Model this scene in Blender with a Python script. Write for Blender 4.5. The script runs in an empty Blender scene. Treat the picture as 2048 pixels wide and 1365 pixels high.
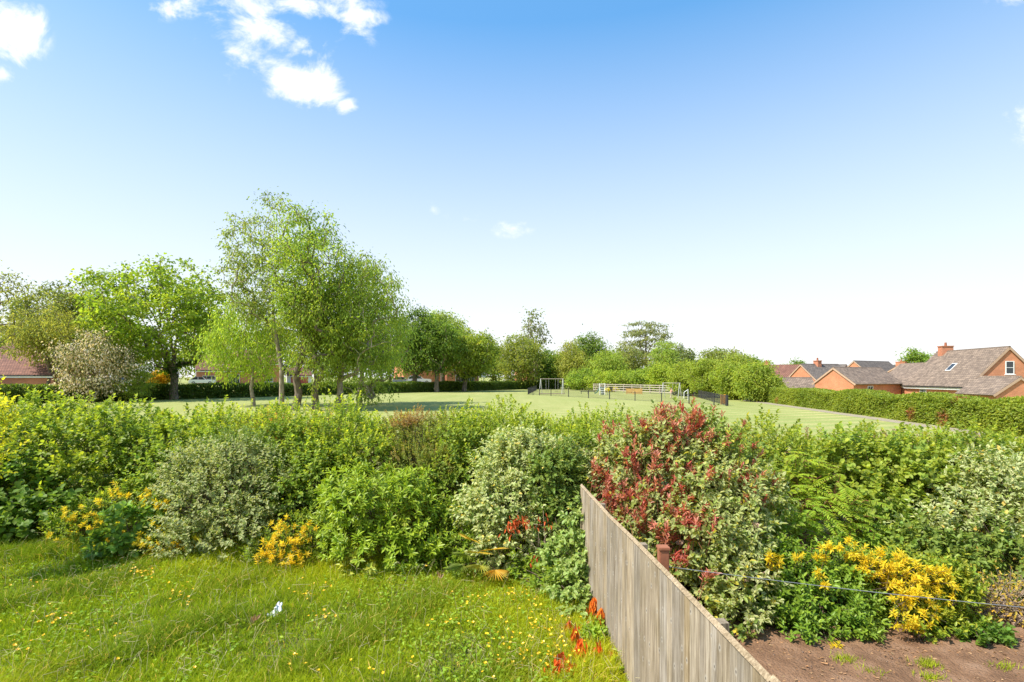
import bpy, math, random
import numpy as np
from mathutils import Vector, Matrix

sc = bpy.context.scene
COL = sc.collection
F = 1024.0            # focal length in photo pixels
EYE = 3.7             # camera height above the garden
HOR = 755.0           # photo row of the horizon
ORIGIN = {}

def nrm(v):
    return v / np.maximum(np.linalg.norm(v, axis=-1, keepdims=True), 1e-9)

def at(px, py, d):
    return np.array([(px - 1024.0) / F * d, d, EYE - (py - HOR) / F * d])

def sm(t):
    t = np.clip(t, 0, 1)
    return t * t * (3 - 2 * t)

HA = np.array([-52.0, 53.0]); HB = np.array([3.0, 119.0])
HD = (HB - HA) / np.linalg.norm(HB - HA); HN = np.array([-HD[1], HD[0]])

def gz(x, y):
    x = np.asarray(x, float); y = np.asarray(y, float)
    z = 0.9 * sm((y - 12.2) / 4.0)
    s = (x - HA[0]) * HN[0] + (y - HA[1]) * HN[1]
    z = z + 1.35 * sm((s - 2.0) / 7.0) * sm((y - 25) / 10)
    z = z - 0.4 * sm((x - 30) / 8) * sm((y - 25) / 10)
    return z

# ------------------------------------------------------------------ objects
def reg(o, loc):
    ORIGIN[o.name] = np.array(loc, float)

def tag(o, label=None, cat=None, group=None, kind=None):
    if label: o['label'] = label
    if cat: o['category'] = cat
    if group: o['group'] = group
    if kind: o['kind'] = kind
    return o

def thing(name, label, cat, loc, group=None):
    o = bpy.data.objects.new(name, None)
    COL.objects.link(o)
    o.location = [float(v) for v in loc]
    o.empty_display_size = 0.2
    reg(o, loc)
    return tag(o, label, cat, group)

def setuv(me):
    n = len(me.polygons)
    if not n: return
    uvl = me.uv_layers.new(name='UVMap')
    for p in me.polygons:
        nn = p.normal
        if abs(nn.z) > 0.98:
            t = Vector((1, 0, 0))
        else:
            t = Vector((-nn.y, nn.x, 0)).normalized()
        b = nn.cross(t)
        for li in p.loop_indices:
            co = me.vertices[me.loops[li].vertex_index].co
            uvl.data[li].uv = (co.dot(t), co.dot(b))

def raw_mesh(name, V, Fc, col=None):
    """V (n,3); Fc list of int arrays (m,k); col (n,3)"""
    me = bpy.data.meshes.new(name)
    me.vertices.add(len(V))
    me.vertices.foreach_set('co', np.ascontiguousarray(V, dtype=np.float32).ravel())
    idx = np.concatenate([f.ravel() for f in Fc]).astype(np.int32)
    tot = np.concatenate([np.full(len(f), f.shape[1]) for f in Fc])
    start = np.concatenate([[0], np.cumsum(tot)[:-1]]).astype(np.int32)
    me.loops.add(len(idx)); me.loops.foreach_set('vertex_index', idx)
    me.polygons.add(len(tot)); me.polygons.foreach_set('loop_start', start)
    if col is not None:
        a = me.color_attributes.new('Col', 'FLOAT_COLOR', 'POINT')
        c4 = np.ones((len(V), 4), dtype=np.float32); c4[:, :3] = col
        a.data.foreach_set('color', c4.ravel())
    me.update(calc_edges=True)
    return me

def link(name, me, mat, parent=None, loc=None, smooth=False):
    o = bpy.data.objects.new(name, me)
    COL.objects.link(o)
    for m in (mat if isinstance(mat, (list, tuple)) else [mat]):
        me.materials.append(m)
    if smooth:
        me.polygons.foreach_set('use_smooth', np.ones(len(me.polygons), dtype=bool))
    if parent is not None:
        o.parent = parent
        reg(o, ORIGIN[parent.name])
    else:
        l = np.zeros(3) if loc is None else np.array(loc, float)
        o.location = [float(v) for v in l]
        reg(o, l)
    return o

class MB:
    """collects simple solids in world coordinates"""
    def __init__(s):
        s.v = []; s.f = []; s.c = []; s.cur = (1, 1, 1)
    def add(s, vs, fs):
        b = len(s.v)
        s.v += [tuple(float(q) for q in v) for v in vs]
        s.c += [s.cur] * len(vs)
        s.f += [tuple(i + b for i in f) for f in fs]
        return s
    def box(s, c, size, rot=0.0, ax=None):
        hx, hy, hz = [q / 2 for q in size]
        ca, sa = math.cos(rot), math.sin(rot)
        vs = []
        for dz in (-hz, hz):
            for dx, dy in ((-hx, -hy), (hx, -hy), (hx, hy), (-hx, hy)):
                vs.append((c[0] + dx * ca - dy * sa, c[1] + dx * sa + dy * ca, c[2] + dz))
        return s.add(vs, [(3, 2, 1, 0), (4, 5, 6, 7), (0, 1, 5, 4), (1, 2, 6, 5), (2, 3, 7, 6), (3, 0, 4, 7)])
    def tube(s, pts, r, n=8, cap=True):
        pts = [np.array(p, float) for p in pts]
        rs = r if isinstance(r, (list, tuple, np.ndarray)) else [r] * len(pts)
        rings = []
        b0 = None
        for i, p in enumerate(pts):
            t = nrm((pts[min(i + 1, len(pts) - 1)] - pts[max(i - 1, 0)]))
            if b0 is None:
                a = np.array([0, 0, 1.0]) if abs(t[2]) < 0.9 else np.array([1.0, 0, 0])
                b0 = nrm(np.cross(t, a))
            b0 = nrm(b0 - t * np.dot(b0, t))
            b1 = np.cross(t, b0)
            rings.append([p + rs[i] * (math.cos(2 * math.pi * k / n) * b0 + math.sin(2 * math.pi * k / n) * b1) for k in range(n)])
        vs = [v for ring in rings for v in ring]
        fs = []
        for i in range(len(pts) - 1):
            for k in range(n):
                k2 = (k + 1) % n
                fs.append((i * n + k, i * n + k2, (i + 1) * n + k2, (i + 1) * n + k))
        if cap:
            fs.append(tuple(range(n - 1, -1, -1)))
            fs.append(tuple((len(pts) - 1) * n + k for k in range(n)))
        return s.add(vs, fs)
    def prism(s, poly, off):
        """poly list of 3-D points (planar), extruded by vector off"""
        n = len(poly); off = np.array(off, float)
        vs = [np.array(p, float) for p in poly] + [np.array(p, float) + off for p in poly]
        fs = [tuple(range(n - 1, -1, -1)), tuple(range(n, 2 * n))]
        for k in range(n):
            k2 = (k + 1) % n
            fs.append((k, k2, n + k2, n + k))
        return s.add(vs, fs)
    def build(s, name, mat, parent=None, loc=None, uv=True, bevel=0, smooth=False, col=False):
        org = ORIGIN[parent.name] if parent is not None else (np.zeros(3) if loc is None else np.array(loc, float))
        me = bpy.data.meshes.new(name)
        me.from_pydata([tuple(np.array(v) - org) for v in s.v], [], s.f)
        me.update()
        import bmesh
        bm = bmesh.new(); bm.from_mesh(me)
        bmesh.ops.recalc_face_normals(bm, faces=bm.faces[:])
        if bevel:
            bmesh.ops.bevel(bm, geom=bm.edges[:], offset=bevel, segments=2, affect='EDGES', clamp_overlap=True)
        bm.to_mesh(me); bm.free()
        me.update()
        if uv: setuv(me)
        if col and not bevel:
            a = me.color_attributes.new('Col', 'FLOAT_COLOR', 'POINT')
            c4 = np.ones((len(s.v), 4), dtype=np.float32); c4[:, :3] = np.array(s.c)
            a.data.foreach_set('color', c4.ravel())
        return link(name, me, mat, parent, loc, smooth)

def copy_tree(o, parent=None):
    c = o.copy(); COL.objects.link(c)
    if parent is not None: c.parent = parent
    for ch in list(o.children): copy_tree(ch, c)
    return c

# ------------------------------------------------------------------ materials
def mat(name):
    m = bpy.data.materials.new(name); m.use_nodes = True
    nt = m.node_tree; nt.nodes.clear()
    out = nt.nodes.new('ShaderNodeOutputMaterial')
    b = nt.nodes.new('ShaderNodeBsdfPrincipled')
    nt.links.new(b.outputs[0], out.inputs[0])
    return m, nt, b, out

def plain(name, col, rough=0.6, metal=0.0, var=0.12, scale=3.0, bump=0.0, spec=0.4):
    m, nt, b, out = mat(name)
    N = nt.nodes.new; Lk = nt.links.new
    tc = N('ShaderNodeTexCoord'); no = N('ShaderNodeTexNoise'); no.inputs['Scale'].default_value = scale
    no.inputs['Detail'].default_value = 5
    Lk(tc.outputs['Object'], no.inputs['Vector'])
    mx = N('ShaderNodeMixRGB')
    mx.inputs[1].default_value = (*[c * (1 - var) for c in col], 1)
    mx.inputs[2].default_value = (*[min(1, c * (1 + var)) for c in col], 1)
    Lk(no.outputs['Fac'], mx.inputs[0]); Lk(mx.outputs[0], b.inputs['Base Color'])
    b.inputs['Roughness'].default_value = rough; b.inputs['Metallic'].default_value = metal
    b.inputs['Specular IOR Level'].default_value = spec
    if bump:
        bp = N('ShaderNodeBump'); bp.inputs['Strength'].default_value = bump; bp.inputs['Distance'].default_value = 0.02
        Lk(no.outputs['Fac'], bp.inputs['Height']); Lk(bp.outputs[0], b.inputs['Normal'])
    return m

def leafmat(name, trans=0.35, rough=0.45, spec=0.35, gain=(1, 1, 1)):
    m, nt, b, out = mat(name)
    N = nt.nodes.new; Lk = nt.links.new
    a = N('ShaderNodeAttribute'); a.attribute_name = 'Col'
    gn = N('ShaderNodeMixRGB'); gn.blend_type = 'MULTIPLY'; gn.inputs[0].default_value = 1; gn.inputs[2].default_value = (*gain, 1)
    Lk(a.outputs['Color'], gn.inputs[1])
    Lk(gn.outputs[0], b.inputs['Base Color'])
    b.inputs['Roughness'].default_value = rough
    b.inputs['Specular IOR Level'].default_value = spec
    a = gn
    if trans:
        t = N('ShaderNodeBsdfTranslucent'); mx = N('ShaderNodeMixRGB'); mx.blend_type = 'MULTIPLY'; mx.inputs[0].default_value = 1
        mx.inputs[2].default_value = (1.3, 1.25, 0.6, 1)
        Lk(a.outputs[0], mx.inputs[1]); Lk(mx.outputs[0], t.inputs['Color'])
        ms = N('ShaderNodeMixShader'); ms.inputs[0].default_value = trans
        Lk(b.outputs[0], ms.inputs[1]); Lk(t.outputs[0], ms.inputs[2]); Lk(ms.outputs[0], out.inputs[0])
    return m

def brickmat(name, c1, c2, mortar, bw=0.225, bh=0.075, ms=0.01, rough=0.85, nsc=0.6):
    m, nt, b, out = mat(name)
    N = nt.nodes.new; Lk = nt.links.new
    uv = N('ShaderNodeUVMap'); br = N('ShaderNodeTexBrick')
    br.inputs['Scale'].default_value = 1.0
    br.inputs['Brick Width'].default_value = bw; br.inputs['Row Height'].default_value = bh
    br.inputs['Mortar Size'].default_value = ms; br.inputs['Mortar Smooth'].default_value = 0.3
    br.inputs['Bias'].default_value = 0.0
    br.inputs['Color1'].default_value = (*c1, 1); br.inputs['Color2'].default_value = (*c2, 1); br.inputs['Mortar'].default_value = (*mortar, 1)
    Lk(uv.outputs[0], br.inputs['Vector'])
    no = N('ShaderNodeTexNoise'); no.inputs['Scale'].default_value = nsc; no.inputs['Detail'].default_value = 8; no.inputs['Roughness'].default_value = 0.7
    Lk(uv.outputs[0], no.inputs['Vector'])
    rmp = N('ShaderNodeMapRange'); rmp.inputs[1].default_value = 0.3; rmp.inputs[2].default_value = 0.7
    rmp.inputs[3].default_value = 0.72; rmp.inputs[4].default_value = 1.22
    Lk(no.outputs['Fac'], rmp.inputs[0])
    mx = N('ShaderNodeMixRGB'); mx.blend_type = 'MULTIPLY'; mx.inputs[0].default_value = 1
    Lk(br.outputs['Color'], mx.inputs[1]); Lk(rmp.outputs[0], mx.inputs[2]); Lk(mx.outputs[0], b.inputs['Base Color'])
    b.inputs['Roughness'].default_value = rough; b.inputs['Specular IOR Level'].default_value = 0.2
    bp = N('ShaderNodeBump'); bp.inputs['Strength'].default_value = 0.4; bp.inputs['Distance'].default_value = 0.01; bp.invert = True
    Lk(br.outputs['Fac'], bp.inputs['Height']); Lk(bp.outputs[0], b.inputs['Normal'])
    return m

def barkmat(name, c1, c2, sc_=6):
    m, nt, b, out = mat(name)
    N = nt.nodes.new; Lk = nt.links.new
    tc = N('ShaderNodeTexCoord'); mp = N('ShaderNodeMapping'); mp.inputs['Scale'].default_value = (1, 1, 0.25)
    no = N('ShaderNodeTexNoise'); no.inputs['Scale'].default_value = sc_; no.inputs['Detail'].default_value = 6
    Lk(tc.outputs['Object'], mp.inputs[0]); Lk(mp.outputs[0], no.inputs['Vector'])
    cr = N('ShaderNodeValToRGB'); cr.color_ramp.elements[0].position = 0.35; cr.color_ramp.elements[1].position = 0.68
    cr.color_ramp.elements[0].color = (*c1, 1); cr.color_ramp.elements[1].color = (*c2, 1)
    Lk(no.outputs['Fac'], cr.inputs[0]); Lk(cr.outputs[0], b.inputs['Base Color'])
    b.inputs['Roughness'].default_value = 0.9; b.inputs['Specular IOR Level'].default_value = 0.15
    bp = N('ShaderNodeBump'); bp.inputs['Strength'].default_value = 0.7; bp.inputs['Distance'].default_value = 0.03
    Lk(no.outputs['Fac'], bp.inputs['Height']); Lk(bp.outputs[0], b.inputs['Normal'])
    return m

M = {}
M['leaf'] = leafmat('leaf_soft', 0.52, 0.5, 0.3, (1.92, 1.72, 1.4))
M['varieg'] = leafmat('variegated_leaf', 0.42, 0.5, 0.3, (1.5, 1.42, 1.25))
M['crown'] = leafmat('tree_leaf', 0.56, 0.55, 0.2, (1.95, 1.84, 1.75))
M['gloss'] = leafmat('leaf_glossy', 0.38, 0.42, 0.35, (1.4, 1.32, 1.2))
M['dry'] = leafmat('leaf_withered', 0.3, 0.75, 0.1)
M['grassblade'] = leafmat('grass_blade', 0.45, 0.6, 0.15, (1.84, 1.6, 1.12))
M['twig'] = plain('twig_bark', (0.13, 0.09, 0.06), 0.9, var=0.4, scale=12)
M['paletwig'] = plain('dry_twig', (0.34, 0.25, 0.18), 0.9, var=0.3, scale=12)
M['bark'] = barkmat('tree_bark', (0.10, 0.075, 0.055), (0.26, 0.20, 0.15))
M['palebark'] = barkmat('pale_bark', (0.20, 0.155, 0.11), (0.46, 0.38, 0.29))
M['brick'] = brickmat('orange_brick', (0.62, 0.235, 0.11), (0.54, 0.19, 0.09), (0.5, 0.3, 0.2))
M['brick2'] = brickmat('red_brick', (0.56, 0.20, 0.10), (0.46, 0.155, 0.08), (0.46, 0.29, 0.2))
M['rooftile'] = brickmat('grey_brown_roof_tile', (0.29, 0.215, 0.16), (0.175, 0.13, 0.10), (0.09, 0.07, 0.055), 0.28, 0.26, 0.02, 0.8, 1.4)
M['roofdark'] = brickmat('dark_grey_roof_tile', (0.19, 0.155, 0.13), (0.13, 0.11, 0.095), (0.06, 0.055, 0.05), 0.28, 0.26, 0.02, 0.8, 1.2)
M['roofred'] = brickmat('red_brown_roof_tile', (0.27, 0.13, 0.09), (0.19, 0.09, 0.065), (0.09, 0.045, 0.035), 0.3, 0.32, 0.035, 0.8, 1.2)
M['white'] = plain('white_paint', (0.78, 0.77, 0.74), 0.45, var=0.04)
M['cream'] = plain('cream_mortar', (0.46, 0.31, 0.21), 0.8, var=0.1)
M['darkglass'] = plain('window_glass', (0.035, 0.04, 0.045), 0.08, var=0.2, spec=0.6)
M['black'] = plain('black_rubber', (0.025, 0.025, 0.027), 0.7)
M['railing'] = plain('grey_railing_paint', (0.045, 0.043, 0.045), 0.55, var=0.2)
M['galv'] = plain('pale_galvanised_steel', (0.5, 0.5, 0.47), 0.45, metal=0.15, var=0.1, scale=8)
M['timberpale'] = plain('weathered_pale_timber', (0.40, 0.34, 0.28), 0.85, var=0.2, scale=6, bump=0.2)
M['ochre'] = plain('ochre_board', (0.66, 0.40, 0.14), 0.6, var=0.12)
M['orange'] = plain('orange_board', (0.80, 0.38, 0.05), 0.55, var=0.08)
M['teal'] = plain('teal_plastic', (0.16, 0.42, 0.36), 0.4, var=0.08)
M['rusttimber'] = plain('red_brown_timber', (0.30, 0.11, 0.055), 0.85, var=0.25, scale=10, bump=0.3)
M['wire'] = plain('galvanised_wire', (0.3, 0.3, 0.3), 0.4, metal=0.5)
M['reddoor'] = plain('red_garage_door', (0.55, 0.12, 0.07), 0.5)
M['mulch'] = plain('play_bark', (0.22, 0.15, 0.10), 0.95, var=0.3, scale=20)
M['plastic'] = plain('white_plastic_sheet', (0.72, 0.76, 0.80), 0.35, var=0.1, scale=30)
# ------------------------------------------------------------------ foliage tools
def fnoise(p, freq, seed, octs=3):
    r = np.random.default_rng(seed)
    out = np.zeros(p.shape[:-1]); amp = 1.0; tot = 0
    for o in range(octs):
        for _ in range(4):
            d = nrm(r.normal(size=3)); ph = r.uniform(0, 6.28)
            out += amp * np.sin((p @ d) * freq * (0.7 + 0.6 * r.random()) * 2 ** o + ph) * 0.5
        tot += amp; amp *= 0.55
    return np.clip(out / tot, -1, 1)

class Leaves:
    """collects leaves, then builds one mesh"""
    def __init__(s): s.a = []
    def add(s, P, D, N, L, W, C, CE=None):
        P = P.reshape(-1, 3); D = D.reshape(-1, 3); N = N.reshape(-1, 3); n = len(P)
        L = np.broadcast_to(np.asarray(L, float), n if np.ndim(L) == 0 else np.shape(L)).reshape(-1)
        W = np.broadcast_to(np.asarray(W, float), n if np.ndim(W) == 0 else np.shape(W)).reshape(-1)
        C = np.broadcast_to(C, (n, 3)) if np.ndim(C) == 1 else C.reshape(-1, 3)
        CE = C if CE is None else (np.broadcast_to(CE, (n, 3)) if np.ndim(CE) == 1 else CE.reshape(-1, 3))
        s.a.append((P, D, N, L, W, C, CE))
    def count(s): return sum(len(q[0]) for q in s.a)
    def build(s, name, material, parent=None, loc=None, six=True, fold=0.18, droop=0.12, ends=0.36):
        org = ORIGIN[parent.name] if parent is not None else (np.zeros(3) if loc is None else np.array(loc, float))
        P, D, N, L, W, C, CE = [np.concatenate([q[i] for q in s.a]) for i in range(7)]
        P = P - org
        n = len(P)
        D = nrm(D); S = nrm(np.cross(D, N)); N = nrm(np.cross(S, D))
        L1 = L[:, None]; W1 = W[:, None]
        tip = P + D * L1 - N * L1 * droop
        if six:
            m1 = P + D * L1 * 0.32; m2 = P + D * L1 * 0.7 - N * L1 * droop * 0.4
            up = N * W1 * fold
            V = np.stack([P, m1 + S * W1 * .5 + up, m2 + S * W1 * ends + up, tip, m2 - S * W1 * ends + up, m1 - S * W1 * .5 + up], 1)
            cc = np.stack([C, CE, CE, C, CE, CE], 1)
            b = np.arange(n)[:, None] * 6
            Fc = [np.concatenate([b + np.array([0, 1, 2, 3]), b + np.array([0, 3, 4, 5])], 0)]
        else:
            m1 = P + D * L1 * 0.45 + N * W1 * fold
            V = np.stack([P, m1 + S * W1 * .5, tip, m1 - S * W1 * .5], 1)
            cc = np.stack([C, CE, C, CE], 1)
            b = np.arange(n)[:, None] * 4
            Fc = [np.concatenate([b + np.array([0, 1, 2]), b + np.array([0, 2, 3])], 0)]
        me = raw_mesh(name, V.reshape(-1, 3), Fc, np.clip(cc, 0, 1).reshape(-1, 3))
        return link(name, me, material, parent, loc)

def sticks(name, A, B, ra, rb, material, parent=None, loc=None, n=3):
    """many tapered sticks from A to B as one mesh (numpy)"""
    org = ORIGIN[parent.name] if parent is not None else (np.zeros(3) if loc is None else np.array(loc, float))
    A = A - org; B = B - org
    m = len(A)
    T = nrm(B - A)
    ref = np.where(np.abs(T[:, 2:3]) < 0.9, np.array([[0, 0, 1.0]]), np.array([[1.0, 0, 0]]))
    U = nrm(np.cross(T, ref)); Wv = np.cross(T, U)
    ra = np.broadcast_to(ra, m)[:, None]; rb = np.broadcast_to(rb, m)[:, None]
    V = []
    for base, r in ((A, ra), (B, rb)):
        for k in range(n):
            V.append(base + r * (math.cos(2 * math.pi * k / n) * U + math.sin(2 * math.pi * k / n) * Wv))
    V = np.stack(V, 1)
    b = np.arange(m)[:, None] * 2 * n
    Fc = np.concatenate([b + np.array([k, (k + 1) % n, n + (k + 1) % n, n + k]) for k in range(n)], 0)
    me = raw_mesh(name, V.reshape(-1, 3), [Fc])
    return link(name, me, material, parent, loc, smooth=True)

def lobes_px(spec):
    """(px, py, d, rpx, rpy[, ry]) in photo pixels at distance d -> world ellipsoids"""
    out = []
    for q in spec:
        c = at(q[0], q[1], q[2]); rx = q[3] * q[2] / F; rz = q[4] * q[2] / F
        ry = q[5] if len(q) > 5 else (rx + rz) / 2
        out.append((c[0], c[1], c[2], rx, ry, rz))
    return np.array(out)

def shoot_points(rng, lobes, Mn, bump=0.2, shell=0.4, back=0.45, up=0.6, seed=1, bf=5.0, zmin=None):
    """points spread over the lobes' surfaces with outward directions"""
    c = lobes[:, :3]; r = lobes[:, 3:]
    area = (r[:, 0] * r[:, 1] * r[:, 2]) ** (2 / 3.)
    P = []; D = []; I = []
    got = 0
    while got < Mn:
        k = rng.choice(len(lobes), size=Mn, p=area / area.sum())
        u = nrm(rng.normal(size=(Mn, 3)))
        keep = rng.random(Mn) < np.where(u[:, 1] > 0.35, back, 1.0) * np.where(u[:, 2] < -0.5, 0.5, 1.0)
        rad = 1 - shell * np.abs(rng.normal(size=Mn)) * 0.6
        rad = np.clip(rad, 0.25, 1.1)
        base = c[k] + u * r[k]
        rad = rad * (1 + bump * fnoise(base, bf, seed))
        p = c[k] + u * r[k] * rad[:, None]
        ins = np.zeros(Mn, bool)
        for j in range(len(lobes)):
            q = np.linalg.norm((p - c[j]) / r[j], axis=1)
            ins |= (q < 0.6) & (k != j)
        keep &= ~ins
        g = gz(p[:, 0], p[:, 1])
        keep &= p[:, 2] > g + (0.03 if zmin is None else zmin)
        d = nrm(u / r[k]) + np.array([0, 0, up]) + rng.normal(size=(Mn, 3)) * 0.28
        P.append(p[keep]); D.append(nrm(d[keep])); I.append(k[keep]); got += keep.sum()
    return np.concatenate(P)[:Mn], np.concatenate(D)[:Mn], np.concatenate(I)[:Mn]

def shoots(rng, P, D, k, SL, LL, LW, spread=0.9, droop=0.25, tipcone=True, jit=0.25):
    """k leaves round every shoot; returns arrays (M,k,..)"""
    Mn = len(P)
    ref = nrm(rng.normal(size=(Mn, 3)))
    U = nrm(np.cross(D, ref)); Wv = np.cross(D, U)
    h = (np.arange(k) + rng.random((Mn, k)) * 0.5) / k
    SLm = SL * (0.6 + 0.8 * rng.random((Mn, 1)))
    pos = P[:, None, :] + D[:, None, :] * (h * SLm)[..., None]
    ang = np.arange(k) * 2.4 + rng.random((Mn, 1)) * 6.28 + rng.normal(size=(Mn, k)) * jit
    rad = np.cos(ang)[..., None] * U[:, None, :] + np.sin(ang)[..., None] * Wv[:, None, :]
    el = spread * (1.1 - 0.55 * h) if tipcone else np.full((Mn, k), spread)
    el = el + rng.normal(size=(Mn, k)) * 0.18
    LD = np.sin(el)[..., None] * rad + np.cos(el)[..., None] * D[:, None, :]
    LD = LD + np.array([0, 0, -1.0]) * (droop * (1 - h * 0.6))[..., None]
    LD = nrm(LD)
    LN = nrm(D[:, None, :] * 0.9 + np.array([0, -0.12, 0.75]) + rng.normal(size=(Mn, k, 3)) * 0.22)
    s = 0.7 + 0.55 * rng.random((Mn, k))
    return pos, LD, LN, LL * s, LW * s, h

def vary(rng, shape, base, hue=0.12, val=0.22):
    """per-leaf natural colour variation around base (linear rgb)"""
    base = np.asarray(base, float)
    v = 1 + val * rng.normal(size=shape + (1,)) * 0.6
    h = rng.normal(size=shape + (1,)) * hue * 0.6
    c = base * v * np.concatenate([1 + h, 1 - 0.15 * h, 1 - h], -1)
    return np.clip(c, 0.004, 1)

def lerp(a, b, t):
    return a * (1 - t[..., None]) + b * t[..., None]

RS = [100]
def nrng():
    RS[0] += 1
    return np.random.default_rng(RS[0])

def base_of(lobes):
    c = lobes[:, :2].mean(0)
    return np.array([c[0], c[1], float(gz(c[0], c[1]))])

def stems_for(rng, lobes, P, D, SL, frac, parent, material, root=None, r0=0.012):
    n = int(len(P) * frac)
    idx = rng.choice(len(P), n, replace=False)
    A0 = base_of(lobes) if root is None else np.array(root)
    B = P[idx] + D[idx] * SL * 0.8
    mid = A0 + (P[idx] - A0) * rng.uniform(0.45, 0.75, (n, 1)) + np.stack([rng.normal(size=n) * .06, rng.normal(size=n) * .06, 0.12 + 0 * rng.normal(size=n)], 1)
    low = A0 + (mid - A0) * 0.25 + np.stack([rng.normal(size=n) * .1, rng.normal(size=n) * .1, np.zeros(n)], 1)
    low[:, 2] = A0[2] - 0.02
    q = min(n, max(6, n // 8))
    A = np.concatenate([mid, P[idx], low[:q]]); Bq = np.concatenate([P[idx], B, mid[:q]])
    ra = np.concatenate([np.full(n, r0 * .5), np.full(n, r0 * .35), np.full(q, r0)])
    rb = np.concatenate([np.full(n, r0 * .35), np.full(n, r0 * .15), np.full(q, r0 * .5)])
    return sticks('stems', A, Bq, ra, rb, material, parent)

def plant(name, label, cat, spec, n, k, SL, LL, LW, colfn, material='leaf', part='foliage', bump=0.2, shell=0.45, up=0.6,
          spread=0.95, droop=0.25, stems=0.2, group=None, fold=0.18, bf=5.0, back=0.45, extra=None, ends=0.36, stemmat='twig', six=True, zmin=None, nsub=2):
    rng = nrng()
    lobes = lobes_px(spec)
    root = thing(name, label, cat, base_of(lobes), group)
    sub = []
    for q in lobes:
        for _ in range(nsub):
            u = nrm(rng.normal(size=3) + np.array([0, -.5, .35])); s_ = rng.uniform(.3, .5)
            sub.append((*(q[:3] + u * q[3:] * rng.uniform(.72, .95)), *(np.array([q[3:].min()] * 3) * s_ + q[3:] * s_ * .3)))
    if nsub: lobes = np.concatenate([lobes, np.array(sub)])
    P, D, I = shoot_points(rng, lobes, n, bump * 1.6, shell, back, up, RS[0], bf, zmin)
    pos, LD, LN, L, W, h = shoots(rng, P, D, k, SL, LL, LW, spread, droop)
    lv = Leaves()
    res = colfn(rng, P, D, h)
    C, CE = res if isinstance(res, tuple) else (res, None)
    lv.add(pos, LD, LN, L, W, C, CE)
    if extra is not None: extra(rng, root, lobes, lv, P, D)
    lv.build(part, M[material], root, six=six, fold=fold, ends=ends)
    if stems: stems_for(rng, lobes, P, D, SL, stems, root, M[stemmat])
    return root, lobes

# colour functions -------------------------------------------------
def green(base, tip=None, tipamt=0.6, patch=None, pf=1.6, pt=0.25, hue=0.12, val=0.24, low=None):
    """base leaf colour, young tip colour towards the shoot end, colour patches spread by noise"""
    def fn(rng, P, D, h):
        shp = h.shape
        c = vary(rng, shp, base, hue, val)
        shoot = (1 + 0.2 * rng.normal(size=(len(P), 1, 1)))
        c = c * np.clip(shoot, 0.6, 1.0)
        if patch is not None:
            nz = fnoise(P, pf, int(abs(P[0, 0]) * 1000) % 9999 + 7)
            t = sm((nz - pt) / 0.25)
            pc = vary(rng, shp, patch, hue, val)
            c = lerp(c, pc, np.repeat(t[:, None], shp[1], 1))
        if tip is not None:
            young = np.clip(rng.normal(0.6, 0.35, (len(P), 1)), 0, 1)
            tc = vary(rng, shp, tip, hue, val)
            c = lerp(c, tc, np.clip((h - 0.25) / 0.75, 0, 1) * tipamt * young * 1.3)
        return np.clip(c, 0.004, 0.9)
    return fn

def variegated(mid, edge, old=None, oldp=0.1, plain_green=(0.15, 0.215, 0.045)):
    def fn(rng, P, D, h):
        shp = h.shape
        c = vary(rng, shp, mid, 0.1, 0.25)
        e = vary(rng, shp, edge, 0.06, 0.14)
        g = ((rng.random(shp) < 0.18) | (fnoise(P, 1.5, int(abs(P[0, 2]) * 977) % 991) > 0.42)[:, None])[..., None]
        gc = vary(rng, shp, plain_green, 0.1, 0.22)
        e = np.where(g, gc, e); c = np.where(g, gc * 0.9, c)
        if old is not None:
            o = (rng.random(shp) < oldp)[..., None]
            oc = vary(rng, shp, old, 0.1, 0.2)
            c = np.where(o, oc, c); e = np.where(o, oc, e)
        return c, e
    return fn

# ------------------------------------------------------------------ trees
def tube_segments(rng, name, nodes, par, rad, material, parent, n=5):
    A = []; B = []; ra = []; rb = []
    for i in range(1, len(nodes)):
        A.append(nodes[par[i]]); B.append(nodes[i]); ra.append(min(rad[par[i]], rad[i] * 1.35)); rb.append(rad[i])
    return sticks(name, np.array(A), np.array(B), np.array(ra), np.array(rb), material, parent, n=n)

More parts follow.
